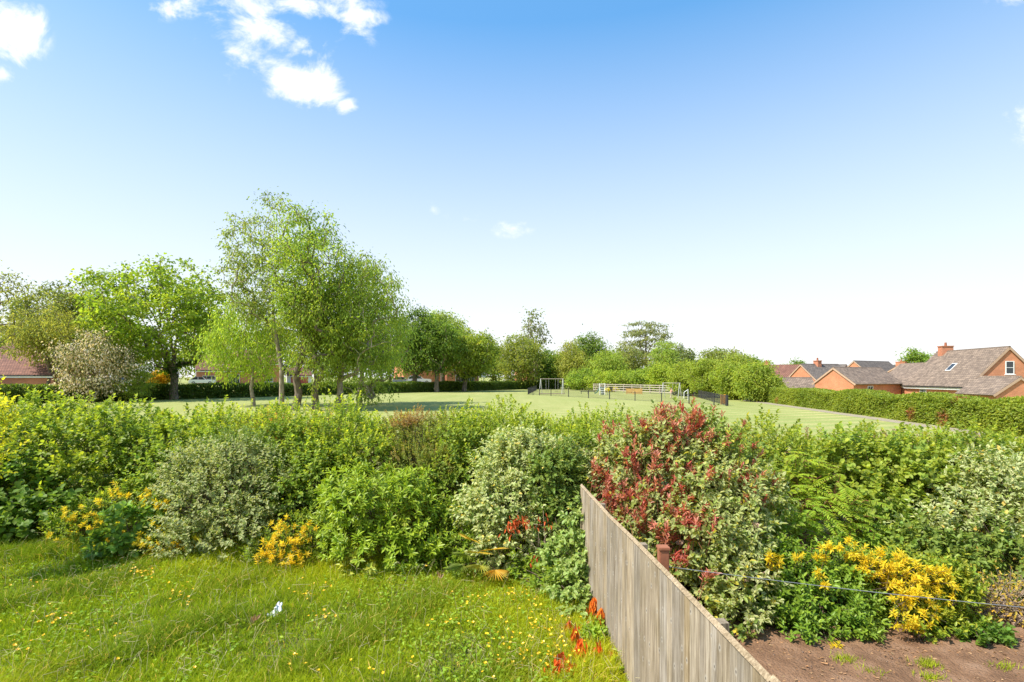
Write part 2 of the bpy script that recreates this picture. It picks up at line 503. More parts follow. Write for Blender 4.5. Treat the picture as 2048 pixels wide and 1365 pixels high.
def tree(name, label, cat, px, d, top, rpx, ncl, per, clr, LL, LW, base, tip=None, trunk_r=0.2, bottom=0.22, cdx=0.0, lean=0.0,
         bark='bark', shape='round', droop=0.3, group=None, forks=1, squash=0.6, seed_off=0, ivy=None, flat=None, ybase=None, patch=None, hue=0.12,
         open_=0.0, blossom=None, weep=0.0, forkz=0.2, ryf=1.0):
    """a tree at photo column px, distance d; its top reaches photo row top, crown half-width rpx photo pixels"""
    rng = nrng()
    x = (px - 1024.0) / F * d
    z0 = float(gz(x, d))
    ztop = EYE - (top - HOR) / F * d
    H = ztop - z0
    R = rpx * d / F
    root = thing(name, label, cat, (x, d, z0), group)
    cx = x + cdx * d / F
    zb = z0 + H * bottom
    cz = (zb + ztop) / 2; rz = (ztop - zb) / 2
    # cluster centres
    Cc = []
    while len(Cc) < ncl:
        u = nrm(rng.normal(size=3))
        rr = rng.random() ** (1 / 2.6)
        if rr < open_ and rng.random() < 0.85: continue
        p = np.array([cx, d, cz]) + u * np.array([R, R * ryf, rz]) * rr
        t = (p[2] - zb) / (2 * rz)
        if shape == 'cone' and rng.random() > 1.15 - t: continue
        if shape == 'egg':
            lim = 1.0 - 0.55 * max(0, t - 0.35) / 0.65
            q = math.hypot(p[0] - cx, p[1] - d) / R
            if q > lim: continue
        if shape == 'umbrella' and t < 0.55 and rng.random() < 0.5: continue
        Cc.append(p)
    Cc = np.array(Cc)
    lum = 1 + 0.16 * fnoise(nrm(Cc - np.array([cx, d, cz])) * 2.2, 1.6, RS[0], 2)
    Cc = np.array([cx, d, cz]) + (Cc - np.array([cx, d, cz])) * lum[:, None]
    if shape == 'tier':
        step = rz * 0.36
        a_ = np.arctan2(Cc[:, 1] - d, Cc[:, 0] - cx)
        Cc[:, 2] = zb + np.round((Cc[:, 2] - zb) / step + .25 * np.sin(a_ * 2 + .5)) * step - .25 * step * np.sin(a_ * 2 + .5) + rng.normal(size=len(Cc)) * 0.2 * step - 0.06 * np.hypot(Cc[:, 0] - cx, Cc[:, 1] - d) ** 1.3
    # skeleton
    nodes = [np.array([x, d, z0 - 0.15])]; par = [0]
    tops = []
    htr = H * (0.5 if forks > 1 else 0.8)
    nseg = 9
    stems = forks
    last = 0
    zf = z0 + H * forkz
    if forks > 1:
        for i in range(1, 4):
            nodes.append(np.array([x + lean * (i / 3) * forkz * H + rng.normal() * .03, d, z0 + (zf - z0) * i / 3])); par.append(last); last = len(nodes) - 1
    start = last
    for fk in range(stems):
        last = start
        p0 = nodes[start].copy()
        a = 2 * math.pi * fk / max(1, stems) + rng.random() * 0.7
        sp = (R * 0.35 if forks > 1 else 0.0)
        target = np.array([cx + math.cos(a) * sp, d + math.sin(a) * sp * 0.7, zb + (ztop - zb) * 0.75])
        for i in range(1, nseg + 1):
            t = i / nseg
            p = p0 + (target - p0) * np.array([t ** 1.2, t ** 1.2, t]) + rng.normal(size=3) * np.array([.05, .05, .0]) * H * 0.16 * (t > 0)
            if forks == 1:
                p[0] += lean * H * math.sin(t * math.pi) * 0.5
            nodes.append(p); par.append(last); last = len(nodes) - 1
    order = np.argsort(np.linalg.norm((Cc - np.array([cx, d, zb])) / np.array([1, 1, 1.4]), axis=1))
    leafnode = []
    for ci in order:
        c = Cc[ci]
        nd = np.array(nodes)
        dist = np.linalg.norm(nd - c, axis=1) + np.maximum(0, nd[:, 2] - c[2] + 0.25 * np.linalg.norm(nd[:, :2] - c[:2], axis=1)) * 1.6
        dist[:2] += 50
        j = int(np.argmin(dist)); p0 = nd[j]
        ln = np.linalg.norm(c - p0)
        m = 1 if ln < 0.8 else 3
        last = j
        for i in range(1, m + 1):
            t = i / m
            p = p0 + (c - p0) * t + np.array([0, 0, 0.12 * ln * math.sin(t * math.pi)]) + (rng.normal(size=3) * 0.05 * ln if i < m else 0)
            nodes.append(p); par.append(last); last = len(nodes) - 1
        leafnode.append(last)
    load = np.zeros(len(nodes)); load[leafnode] = 1
    for i in range(len(nodes) - 1, 0, -1): load[par[i]] += load[i]
    load = np.maximum(load, 1)
    rad = trunk_r * (load / load[1]) ** 0.5
    rad = np.maximum(rad, 0.012 + 0.0002 * d)
    for i in range(min(4, len(nodes))):
        rad[i] *= 1.0 + 0.28 * max(0, 1 - i / 2.0)
    tr = tube_segments(rng, 'trunk', nodes, par, rad, M[bark], root, 6)
    # leaves
    LL *= 1.2; LW *= 1.35
    lv = Leaves()
    sz = clr * (0.65 + 0.7 * rng.random(ncl))
    off = rng.normal(size=(ncl, per, 3)) * np.array([1, 1, squash]) * 0.55
    off = off * sz[:, None, None]
    if weep:
        off[..., 2] -= np.abs(rng.normal(size=(ncl, per))) * weep
    P = Cc[:, None, :] + off
    D = nrm(off + rng.normal(size=off.shape) * 0.5 * sz[:, None, None] + np.array([0, 0, -1.0]) * droop * sz[:, None, None] * 1.4)
    Nn = nrm(np.array([0, -0.15, 0.8]) + rng.normal(size=off.shape) * 0.45)
    s = 0.65 + 0.7 * rng.random((ncl, per))
    C = vary(rng, (ncl, per), base, hue, 0.25)
    C = C * np.clip(1 + 0.18 * rng.normal(size=(ncl, 1, 1)), 0.6, 1.0)
    if tip is not None:
        tc = vary(rng, (ncl, per), tip, hue, 0.2)
        tt = np.clip(rng.normal(0.35, 0.4, (ncl, 1)), 0, 1) * np.ones((1, per))
        C = lerp(C, tc, tt)
    if patch is not None:
        nz = fnoise(Cc, 0.5, RS[0] + 5); t = sm((nz - 0.1) / 0.3)[:, None] * np.ones((1, per))
        C = lerp(C, vary(rng, (ncl, per), patch, hue, 0.2), t)
    if blossom is not None:
        bl = Leaves()
        mk = rng.random((ncl, per)) < blossom[1]
        bl.add(P[mk], D[mk], Nn[mk], (LL * s * 0.9)[mk], (LW * s * 1.3)[mk], vary(rng, (int(mk.sum()),), blossom[0], 0.08, 0.15))
        bl.build('blossom', M['dry'], root, six=False)
        mk = ~mk
        lv.add(P[mk], D[mk], Nn[mk], (LL * s)[mk], (LW * s)[mk], C[mk])
    else:
        lv.add(P, D, Nn, LL * s, LW * s, C)
    lv.build('crown', M['crown'], root, six=False)
    if ivy is not None:
        iv = Leaves(); nI = ivy[0]
        nd = np.array(nodes); ok = np.where((nd[:, 2] < z0 + H * ivy[1]) & (np.linalg.norm(nd[:, :2] - nd[0, :2], axis=1) < H * 0.16))[0]
        ok = ok[ok > 0]
        kk = rng.choice(ok, nI); pp = np.array(par)[kk]; t = rng.random((nI, 1))
        c = nd[pp] * (1 - t) + nd[kk] * t
        a = rng.random(nI) * 6.28
        o = np.stack([np.cos(a), np.sin(a), rng.normal(size=nI) * .3], 1)
        rr = (rad[kk] + 0.1 + 0.3 * rng.random(nI))[:, None]
        iv.add(c + o * rr, nrm(o + np.array([0, 0, -0.8])), nrm(o + np.array([0, 0, 0.4])), 0.2, 0.18, vary(rng, (nI,), (0.035, 0.075, 0.016), 0.1, 0.25))
        iv.build('ivy', M['leaf'], root, six=False)
    return root

# ------------------------------------------------------------------ world, light, camera
SUN_AZ = math.radians(250); SUN_EL = math.radians(52)     # azimuth clockwise from +Y
def build_world():
    w = bpy.data.worlds.new('World'); sc.world = w; w.use_nodes = True
    nt = w.node_tree; nt.nodes.clear(); N = nt.nodes.new; Lk = nt.links.new
    out = N('ShaderNodeOutputWorld'); bg = N('ShaderNodeBackground'); bg.inputs['Strength'].default_value = SKY_STR
    sky = N('ShaderNodeTexSky'); sky.sky_type = 'NISHITA'; sky.sun_disc = False
    sky.sun_elevation = SUN_EL; sky.sun_rotation = SUN_AZ
    sky.altitude = 50; sky.air_density = 1.0; sky.dust_density = 1.2; sky.ozone_density = 1.6
    tc = N('ShaderNodeTexCoord'); sep = N('ShaderNodeSeparateXYZ'); Lk(tc.outputs['Generated'], sep.inputs[0])
    def math_(op, a, b=None, clamp=False):
        m = N('ShaderNodeMath'); m.operation = op; m.use_clamp = clamp
        for i, q in enumerate((a, b)):
            if q is None: continue
            if isinstance(q, (int, float)): m.inputs[i].default_value = q
            else: Lk(q, m.inputs[i])
        return m.outputs[0]
    # pale summer haze low over the horizon
    mr = N('ShaderNodeMapRange')
    mr.inputs[1].default_value = HAZE[0]; mr.inputs[2].default_value = HAZE[1]; mr.inputs[3].default_value = HAZE[2]; mr.inputs[4].default_value = 0.0
    Lk(sep.outputs['Z'], mr.inputs[0])
    hz = N('ShaderNodeMixRGB'); hz.inputs[2].default_value = (*HAZECOL, 1)
    sat = N('ShaderNodeHueSaturation'); sat.inputs['Saturation'].default_value = SKYSAT; sat.inputs['Value'].default_value = SKYVAL
    Lk(sky.outputs[0], sat.inputs['Color'])
    tn = N('ShaderNodeMixRGB'); tn.blend_type = 'MULTIPLY'; tn.inputs[0].default_value = 1; tn.inputs[2].default_value = (*SKYTINT, 1)
    Lk(sat.outputs[0], tn.inputs[1])
    ev = N('ShaderNodeMixRGB'); ev.inputs[0].default_value = 0.6; ev.inputs[2].default_value = (*SKYBLUE, 1)
    Lk(tn.outputs[0], ev.inputs[1])
    Lk(mr.outputs[0], hz.inputs[0]); Lk(ev.outputs[0], hz.inputs[1])
    # clouds: soft patches at fixed directions of the sky, broken up by noise
    ymax = math_('MAXIMUM', sep.outputs['Y'], 0.05)
    u = math_('DIVIDE', sep.outputs['X'], ymax); v = math_('DIVIDE', sep.outputs['Z'], ymax)
    cmb = N('ShaderNodeCombineXYZ'); Lk(u, cmb.inputs[0]); Lk(v, cmb.inputs[1])
    n1 = N('ShaderNodeTexNoise'); n1.inputs['Scale'].default_value = 9; n1.inputs['Detail'].default_value = 9; n1.inputs['Roughness'].default_value = 0.62
    n1.inputs['Distortion'].default_value = 0.35
    mpp = N('ShaderNodeMapping'); mpp.inputs['Scale'].default_value = (1, 1.25, 1); mpp.inputs['Rotation'].default_value = (0, 0, math.radians(24))
    Lk(cmb.outputs[0], mpp.inputs[0]); Lk(mpp.outputs[0], n1.inputs['Vector'])
    acc = None
    for (px, py, rx, ry, rot, amp) in CLOUDS:
        cu, cv = (px - 1024) / F, (HOR - py) / F
        du = math_('SUBTRACT', u, cu); dv = math_('SUBTRACT', v, cv)
        ca, sa = math.cos(rot), math.sin(rot)
        a = math_('ADD', math_('MULTIPLY', du, ca), math_('MULTIPLY', dv, sa))
        b = math_('SUBTRACT', math_('MULTIPLY', dv, ca), math_('MULTIPLY', du, sa))
        a = math_('DIVIDE', a, rx / F); b = math_('DIVIDE', b, ry / F)
        q = math_('SQRT', math_('ADD', math_('MULTIPLY', a, a), math_('MULTIPLY', b, b)))
        q = math_('MULTIPLY', math_('SUBTRACT', 1.0, q), amp)
        acc = q if acc is None else math_('MAXIMUM', acc, q)
    nn = math_('MULTIPLY', math_('SUBTRACT', n1.outputs['Fac'], 0.5), 4.2)
    dens = math_('ADD', acc, nn)
    inside = math_('MULTIPLY', math_('ADD', acc, 0.35), 3.0, True)
    cm = N('ShaderNodeMapRange'); cm.interpolation_type = 'SMOOTHSTEP'
    cm.inputs[1].default_value = -0.05; cm.inputs[2].default_value = 1.0; cm.inputs[3].default_value = 0; cm.inputs[4].default_value = 0.97
    Lk(dens, cm.inputs[0])
    cf = math_('MULTIPLY', cm.outputs[0], inside)
    cl = N('ShaderNodeMixRGB'); cl.inputs[2].default_value = (*CLOUDCOL, 1)
    Lk(cf, cl.inputs[0]); Lk(hz.outputs[0], cl.inputs[1])
    Lk(cl.outputs[0], bg.inputs['Color']); Lk(bg.outputs[0], out.inputs[0])
    ld = bpy.data.lights.new('sun', 'SUN'); ld.energy = SUN_STR; ld.angle = math.radians(0.53); ld.color = (1.0, 0.94, 0.84)
    lo = bpy.data.objects.new('sun', ld); COL.objects.link(lo)
    sp = Vector((math.sin(SUN_AZ) * math.cos(SUN_EL), math.cos(SUN_AZ) * math.cos(SUN_EL), math.sin(SUN_EL)))
    lo.rotation_euler = (-sp).to_track_quat('-Z', 'Y').to_euler()
    lo.location = sp * 60
    cd = bpy.data.cameras.new('camera'); cd.sensor_width = 36; cd.lens = 18.0; cd.shift_y = (HOR - 682.5) / 2048.0
    cd.clip_start = 0.05; cd.clip_end = 6000
    co = bpy.data.objects.new('camera', cd); COL.objects.link(co)
    co.location = (0, 0, EYE); co.rotation_euler = (math.radians(90), 0, 0)
    sc.camera = co
    sc.view_settings.view_transform = 'Standard'; sc.view_settings.look = 'None'; sc.view_settings.gamma = 1
    sc.view_settings.exposure = EXPO
    sc.render.engine = 'CYCLES'
    sc.cycles.max_bounces = 7; sc.cycles.diffuse_bounces = 4; sc.cycles.transmission_bounces = 4; sc.cycles.glossy_bounces = 2
    sc.cycles.use_denoising = DENOISE
    sc.cycles.caustics_reflective = False; sc.cycles.caustics_refractive = False

SKY_STR = 0.15; SUN_STR = 2.45; EXPO = 1.72; DENOISE = True
SKYBLUE = (0.25, 0.87, 1.82); HAZE = (0.02, 0.57, 1.0); HAZECOL = (2.3, 2.32, 2.34); SKYSAT = 1.1; SKYVAL = 0.66; SKYTINT = (0.84, 1.02, 1.0); CLOUDCOL = (2.6, 2.6, 2.65)
CLOUDS = [(500, 45, 88, 100, -0.3, 1.0), (480, 105, 62, 34, 0.2, 0.9), (610, 14, 130, 36, 0.05, 1.1), (700, 32, 60, 22, -0.1, 0.7), (612, 166, 78, 50, -0.1, 1.0), (655, 178, 50, 46, 0, 1.2), (692, 212, 28, 20, 0.2, 1.1),
          (5, 55, 80, 105, 0.2, 1.0), (0, 145, 50, 40, 0, .9), (650, 85, 70, 30, 0.3, 0.35), (345, 15, 70, 18, 0, 0.4), (430, 148, 60, 12, 0, 0.3), (900, 430, 40, 14, -0.2, 0.3), (1025, 458, 34, 14, 0, 0.45), (2044, 235, 26, 40, 0, 0.5), (2030, 0, 50, 16, 0, .7), (620, 105, 24, 14, 0, .5)]
build_world()

# ------------------------------------------------------------------ ground
def field_mat():
    m, nt, b, out = mat('mown_field_grass'); N = nt.nodes.new; Lk = nt.links.new
    g = N('ShaderNodeNewGeometry')
    mp = N('ShaderNodeMapping'); mp.inputs['Rotation'].default_value = (0, 0, math.radians(62)); mp.inputs['Scale'].default_value = (1, 0.12, 1)
    Lk(g.outputs['Position'], mp.inputs[0])
    n0 = N('ShaderNodeTexNoise'); n0.inputs['Scale'].default_value = 0.75; n0.inputs['Detail'].default_value = 4; Lk(mp.outputs[0], n0.inputs['Vector'])
    n1 = N('ShaderNodeTexNoise'); n1.inputs['Scale'].default_value = 0.09; n1.inputs['Detail'].default_value = 6; Lk(g.outputs['Position'], n1.inputs['Vector'])
    n2 = N('ShaderNodeTexNoise'); n2.inputs['Scale'].default_value = 9; n2.inputs['Detail'].default_value = 6; Lk(g.outputs['Position'], n2.inputs['Vector'])
    wv = N('ShaderNodeTexWave'); wv.inputs['Scale'].default_value = 0.16; wv.inputs['Distortion'].default_value = 1.2; wv.inputs['Detail'].default_value = 2; wv.inputs['Detail Scale'].default_value = 0.4
    mp2 = N('ShaderNodeMapping'); mp2.inputs['Rotation'].default_value = (0, 0, math.radians(72)); Lk(g.outputs['Position'], mp2.inputs[0]); Lk(mp2.outputs[0], wv.inputs['Vector'])
    c1 = N('ShaderNodeMixRGB'); c1.inputs[1].default_value = (0.31, 0.295, 0.10, 1); c1.inputs[2].default_value = (0.43, 0.395, 0.165, 1)
    a1 = N('ShaderNodeMapRange'); a1.inputs[1].default_value = 0.3; a1.inputs[2].default_value = 0.7; Lk(n0.outputs['Fac'], a1.inputs[0]); Lk(a1.outputs[0], c1.inputs[0])
    c2 = N('ShaderNodeMixRGB'); c2.inputs[2].default_value = (0.245, 0.275, 0.08, 1)
    a2 = N('ShaderNodeMapRange'); a2.inputs[1].default_value = 0.42; a2.inputs[2].default_value = 0.72; a2.inputs[4].default_value = 0.75; Lk(n1.outputs['Fac'], a2.inputs[0])
    Lk(a2.outputs[0], c2.inputs[0]); Lk(c1.outputs[0], c2.inputs[1])
    c3 = N('ShaderNodeMixRGB'); c3.inputs[2].default_value = (0.25, 0.295, 0.085, 1)
    a3 = N('ShaderNodeMath'); a3.operation = 'MULTIPLY'; a3.inputs[1].default_value = 0.9; Lk(wv.outputs['Fac'], a3.inputs[0])
    Lk(a3.outputs[0], c3.inputs[0]); Lk(c2.outputs[0], c3.inputs[1])
    c4 = N('ShaderNodeMixRGB'); c4.blend_type = 'MULTIPLY'; c4.inputs[0].default_value = 1
    a4 = N('ShaderNodeMapRange'); a4.inputs[1].default_value = 0.3; a4.inputs[2].default_value = 0.7; a4.inputs[3].default_value = 0.72; a4.inputs[4].default_value = 1.2; Lk(n2.outputs['Fac'], a4.inputs[0])
    Lk(c3.outputs[0], c4.inputs[1]); Lk(a4.outputs[0], c4.inputs[2]); Lk(c4.outputs[0], b.inputs['Base Color'])
    b.inputs['Roughness'].default_value = 0.95; b.inputs['Specular IOR Level'].default_value = 0.1
    bp = N('ShaderNodeBump'); bp.inputs['Strength'].default_value = 0.5; bp.inputs['Distance'].default_value = 0.03; Lk(n2.outputs['Fac'], bp.inputs['Height']); Lk(bp.outputs[0], b.inputs['Normal'])
    return m

def ramp_mat(name, stops, scale, detail=8, rough=0.95, bump=0.6, bd=0.03, scale2=None):
    m, nt, b, out = mat(name); N = nt.nodes.new; Lk = nt.links.new
    g = N('ShaderNodeNewGeometry'); n = N('ShaderNodeTexNoise'); n.inputs['Scale'].default_value = scale; n.inputs['Detail'].default_value = detail; n.inputs['Roughness'].default_value = 0.65
    Lk(g.outputs['Position'], n.inputs['Vector'])
    cr = N('ShaderNodeValToRGB'); els = cr.color_ramp.elements
    while len(els) < len(stops): els.new(0.5)
    for e, (p, c) in zip(els, stops): e.position = p; e.color = (*c, 1)
    Lk(n.outputs['Fac'], cr.inputs[0]); Lk(cr.outputs[0], b.inputs['Base Color'])
    b.inputs['Roughness'].default_value = rough; b.inputs['Specular IOR Level'].default_value = 0.1
    bp = N('ShaderNodeBump'); bp.inputs['Strength'].default_value = bump; bp.inputs['Distance'].default_value = bd
    n3 = N('ShaderNodeTexNoise'); n3.inputs['Scale'].default_value = scale2 or scale * 6; n3.inputs['Detail'].default_value = 6; Lk(g.outputs['Position'], n3.inputs['Vector'])
    Lk(n3.outputs['Fac'], bp.inputs['Height']); Lk(bp.outputs[0], b.inputs['Normal'])
    return m

def sheet(name, xs, ys, material, dz=0.0, extra=None, xmap=None):
    X, Y = np.meshgrid(xs, ys)
    if xmap is not None: X = xmap(X, Y)
    Z = gz(X, Y) + dz
    if extra is not None: Z = Z + extra(X, Y)
    V = np.stack([X, Y, Z], -1).reshape(-1, 3)
    nx, ny = len(xs), len(ys)
    i = np.arange(ny - 1)[:, None] * nx + np.arange(nx - 1)[None, :]
    Fc = np.stack([i, i + 1, i + nx + 1, i + nx], -1).reshape(-1, 4)
    o = link(name, raw_mesh(name, V, [Fc]), material, smooth=True)
    o['kind'] = 'structure'
    return o

M['field'] = field_mat()
M['lawn'] = ramp_mat('rough_lawn_soil', [(0.3, (0.05, 0.055, 0.02)), (0.5, (0.09, 0.10, 0.03)), (0.7, (0.15, 0.14, 0.05))], 3.0)
M['soil'] = ramp_mat('red_brown_soil', [(0.28, (0.12, 0.066, 0.038)), (0.5, (0.22, 0.125, 0.072)), (0.72, (0.31, 0.195, 0.125))], 2.2, 10, bump=0.9, bd=0.05, scale2=28)
M['gravel'] = ramp_mat('pale_path_gravel', [(0.3, (0.25, 0.21, 0.15)), (0.7, (0.36, 0.31, 0.235))], 4.0)
M['asphalt'] = ramp_mat('road_asphalt', [(0.3, (0.055, 0.055, 0.055)), (0.7, (0.10, 0.10, 0.10))], 5.0)

gx = np.concatenate([[-2500, -1200, -600, -300, -200], np.arange(-140, 141, 4.0), [200, 300, 600, 1200, 2500]])
gy = np.concatenate([[-300, -100, -40], np.arange(-10, 12, 2.0), np.arange(12, 17.1, 0.4), np.arange(18, 60, 3.0), np.arange(60, 170, 4.0), [180, 220, 300, 450, 700, 1200, 2500, 4000]])
ground = sheet('ground', gx, gy, M['field'])
def lump(X, Y): return 0.03 * np.sin(X * 1.7) * np.cos(Y * 1.3) + 0.02 * np.sin(X * 3.1 + Y * 2.2) + 0.045
lawn = sheet('lawn', np.arange(-16, 1.65, 0.25), np.arange(-1, 12.4, 0.25), M['lawn'], 0.004, lump)
def soilx(X, Y): return np.where(X < 1.5, 1.19 + 0.075 * (8.78 - np.minimum(Y, 8.78)), X)
soil = sheet('soil_bed', np.concatenate([[1.4], np.arange(1.9, 14, 0.12)]), np.arange(-1, 12.2, 0.12), M['soil'], 0.008, lambda X, Y: 0.02 + 0.018 * np.sin(X * 5.1 + Y) * np.cos(Y * 4.3) + 0.012 * np.sin(X * 13 + 2 * Y) * np.sin(Y * 11), soilx)
def pathx(X, Y): return 28.3 - (56 - Y) * (28.3 - 23.5) / 34.0 - 1.25 + X * 1.15
path = sheet('path', np.array([0, 0.5, 1.0]), np.arange(14, 75, 1.0), M['gravel'], 0.006, None, pathx)
def roadx(X, Y): return HA[0] + (Y - HA[1]) * HD[0] / HD[1] - 17 + X * 6
road = sheet('road', np.array([0, 0.33, 0.66, 1.0]), np.arange(38, 170, 3.0), M['asphalt'], 0.006, None, roadx)
# ------------------------------------------------------------------ trees of the park
YG = (0.185, 0.24, 0.03); MG = (0.12, 0.19, 0.03); DG = (0.06, 0.105, 0.022); OL = (0.16, 0.18, 0.045); LG = (0.22, 0.29, 0.045)

# five trees standing together on the field
tree('field_tree', 'tallest tree of the clump on the mown field, slim grey trunk and thin open crown', 'tree', 563, 47, 388, 98, 330, 34, 0.62, 0.22, 0.085,
     (0.135, 0.185, 0.045), (0.18, 0.225, 0.06), trunk_r=0.19, bottom=0.30, cdx=-22, lean=-0.006, bark='palebark', open_=0.25, droop=0.5, group='clump of trees on the field', shape='round', squash=0.7)
tree('field_tree', 'tall tree with a thick dark furrowed trunk second in the clump on the lawn', 'tree', 590, 43, 410, 85, 270, 44, 0.7, 0.21, 0.085,
     MG, LG, trunk_r=0.27, bottom=0.27, cdx=42, lean=0.006, bark='bark', droop=0.55, group='clump of trees on the field', squash=0.8)
tree('field_tree', 'fork trunked tree in the middle of the clump on the lawn', 'tree', 632, 43.5, 540, 85, 260, 44, 0.6, 0.22, 0.075,
     (0.14, 0.2, 0.035), YG, trunk_r=0.26, bottom=0.18, cdx=10, forks=2, forkz=0.13, bark='bark', droop=0.7, weep=0.25, group='clump of trees on the field', squash=0.8)
tree('field_tree', 'pale barked leaning tree with a forked stem and dense light green crown', 'tree', 668, 45, 478, 100, 300, 44, 0.75, 0.21, 0.08,
     (0.14, 0.20, 0.035), LG, trunk_r=0.24, bottom=0.16, cdx=58, lean=0.012, bark='palebark', droop=0.7, weep=0.3, group='clump of trees on the field', squash=0.8, shape='egg')
tree('field_tree', 'short trunked weeping tree with foliage hanging almost to the mown grass', 'tree', 719, 53, 520, 88, 300, 48, 0.85, 0.23, 0.085,
     (0.14, 0.20, 0.045), (0.2, 0.28, 0.05), trunk_r=0.25, bottom=0.07, cdx=20, bark='palebark', droop=0.7, weep=0.25, group='clump of trees on the field', squash=0.75, shape='egg')
tree('weeping_tree', 'low weeping light green tree beside the slim trunk, hanging over the dark hedge', 'tree', 508, 50, 598, 92, 230, 52, 0.75, 0.24, 0.075,
     (0.17, 0.25, 0.035), LG, trunk_r=0.16, bottom=0.27, cdx=-14, bark='palebark', droop=0.9, weep=0.5, squash=0.7)
# trees along the road hedge
tree('roadside_tree', 'thin leaved airy tree standing over the long brick garage', 'tree', -40, 44, 508, 98, 150, 26, 0.6, 0.2, 0.09,
     OL, None, trunk_r=0.2, bottom=0.3, bark='bark', open_=0.2, droop=0.4)
tree('roadside_tree', 'tall dull green tree behind the maple and the blossoming hawthorn', 'tree', 135, 78, 560, 90, 260, 50, 1.1, 0.36, 0.14, (0.10, 0.135, 0.035), OL, trunk_r=0.35, bottom=0.32, droop=0.4)
tree('roadside_tree', 'olive green spreading tree over the end of the brick garage roof', 'tree', 98, 60, 618, 82, 230, 46, 0.85, 0.26, 0.09, OL, (0.2, 0.22, 0.05), trunk_r=0.22, bottom=0.40, droop=0.7, weep=0.3)
tree('hawthorn_tree', 'hawthorn covered in cream pink blossom drooping over the parked estate car', 'tree', 180, 57, 654, 66, 190, 56, 0.8, 0.2, 0.085, (0.10, 0.12, 0.045), None,
     trunk_r=0.2, bottom=0.14, droop=0.9, weep=0.45, blossom=((0.76, 0.64, 0.48), 0.5), cdx=10)
tree('maple_tree', 'broad maple with many upright limbs and an ivy clad fork, sky showing through its middle', 'tree', 348, 64, 522, 135, 420, 40, 0.95, 0.30, 0.22, (0.13, 0.20, 0.025), (0.2, 0.26, 0.03),
     trunk_r=0.42, bottom=0.2, cdx=-30, forks=6, forkz=0.17, open_=0.45, droop=0.3, ivy=(1500, 0.3))
tree('garden_shrub', 'pale green shrub between the hawthorn and the golden conifer', 'shrub', 268, 60, 722, 38, 90, 50, 0.55, 0.17, 0.08, (0.2, 0.27, 0.06), LG, trunk_r=0.06, bottom=0.02, droop=0.4)
tree('golden_conifer', 'golden orange dome shaped conifer shrub beside the maple trunk', 'shrub', 320, 71, 741, 19, 130, 60, 0.32, 0.14, 0.07, (0.33, 0.225, 0.014), (0.38, 0.28, 0.02), trunk_r=0.08, bottom=0.02, droop=0.2, hue=0.06)
tree('roadside_tree', 'dark leaved tree standing next to the weeping tree along the road hedge', 'tree', 826, 97, 614, 48, 230, 50, 1.2, 0.4, 0.17, DG, MG, trunk_r=0.45, bottom=0.18, droop=0.4, ivy=(500, 0.3), cdx=6)
tree('roadside_tree', 'tall yellow green tree rising behind the dark leaved one', 'tree', 885, 112, 618, 46, 200, 46, 1.35, 0.42, 0.18, (0.17, 0.22, 0.05), LG, trunk_r=0.4, bottom=0.3, droop=0.4)
tree('roadside_tree', 'tree with an ivy clad trunk between the two brick house fronts', 'tree', 874, 96, 640, 40, 150, 48, 1.1, 0.38, 0.16, (0.10, 0.16, 0.03), MG, trunk_r=0.42, bottom=0.25, droop=0.4, ivy=(500, 0.35))
tree('roadside_tree', 'broad round headed tree with sunlit yellow green side above the white sign', 'tree', 928, 101, 655, 56, 280, 52, 1.15, 0.4, 0.17, (0.12, 0.17, 0.03), (0.22, 0.27, 0.035), trunk_r=0.42, bottom=0.2, droop=0.45, cdx=10, ivy=(500, 0.3))
tree('boundary_tree', 'olive green spreading tree behind the long clipped hedge', 'tree', 1040, 121, 672, 50, 220, 48, 1.4, 0.42, 0.18, (0.15, 0.19, 0.04), (0.2, 0.23, 0.05), trunk_r=0.3, bottom=0.08, droop=0.4)
tree('boundary_tree', 'small dark bushy tree beneath the sparse tall tree, next to the flat seat swings', 'tree', 1098, 124, 700, 30, 120, 46, 1.2, 0.4, 0.17, (0.10, 0.165, 0.03), MG, trunk_r=0.2, bottom=0.04, droop=0.4)
tree('sparse_tree', 'very tall narrow tree with scattered leaves and a bare grey stem, against white sky', 'tree', 1070, 136, 612, 27, 120, 8, 1.3, 0.55, 0.34, (0.13, 0.155, 0.06), None, trunk_r=0.3, bottom=0.2, bark='palebark', droop=0.3, forks=2, forkz=0.35)
tree('boundary_tree', 'dark topped bushy tree behind the yellowish willow', 'tree', 1180, 132, 664, 40, 190, 48, 1.4, 0.42, 0.2, (0.08, 0.125, 0.025), MG, trunk_r=0.3, bottom=0.08, droop=0.4)
tree('willow_tree', 'yellowish green willow beyond the slide', 'tree', 1142, 122, 685, 36, 190, 56, 1.1, 0.42, 0.13, (0.21, 0.23, 0.05), (0.25, 0.28, 0.06), trunk_r=0.25, bottom=0.04, droop=0.9, weep=0.6)
tree('willow_tree', 'fresh green bushy willow behind the end of the post and rail fence', 'tree', 1212, 118, 700, 40, 170, 52, 1.2, 0.4, 0.15, (0.17, 0.23, 0.04), LG, trunk_r=0.2, bottom=0.04, droop=0.6, weep=0.3)
tree('cedar_tree', 'cedar with flat layered branches, the tallest tree behind the post and rail fence', 'tree', 1294, 150, 634, 52, 150, 40, 1.4, 0.45, 0.2, (0.13, 0.155, 0.065), (0.17, 0.19, 0.07), trunk_r=0.5, bottom=0.25, shape='tier', squash=0.28, droop=0.25, cdx=-3, open_=0.3)
tree('boundary_tree', 'dull green broad tree under the cedar', 'tree', 1262, 142, 690, 46, 160, 46, 1.5, 0.46, 0.2, (0.13, 0.16, 0.055), OL, trunk_r=0.25, bottom=0.05, droop=0.4)
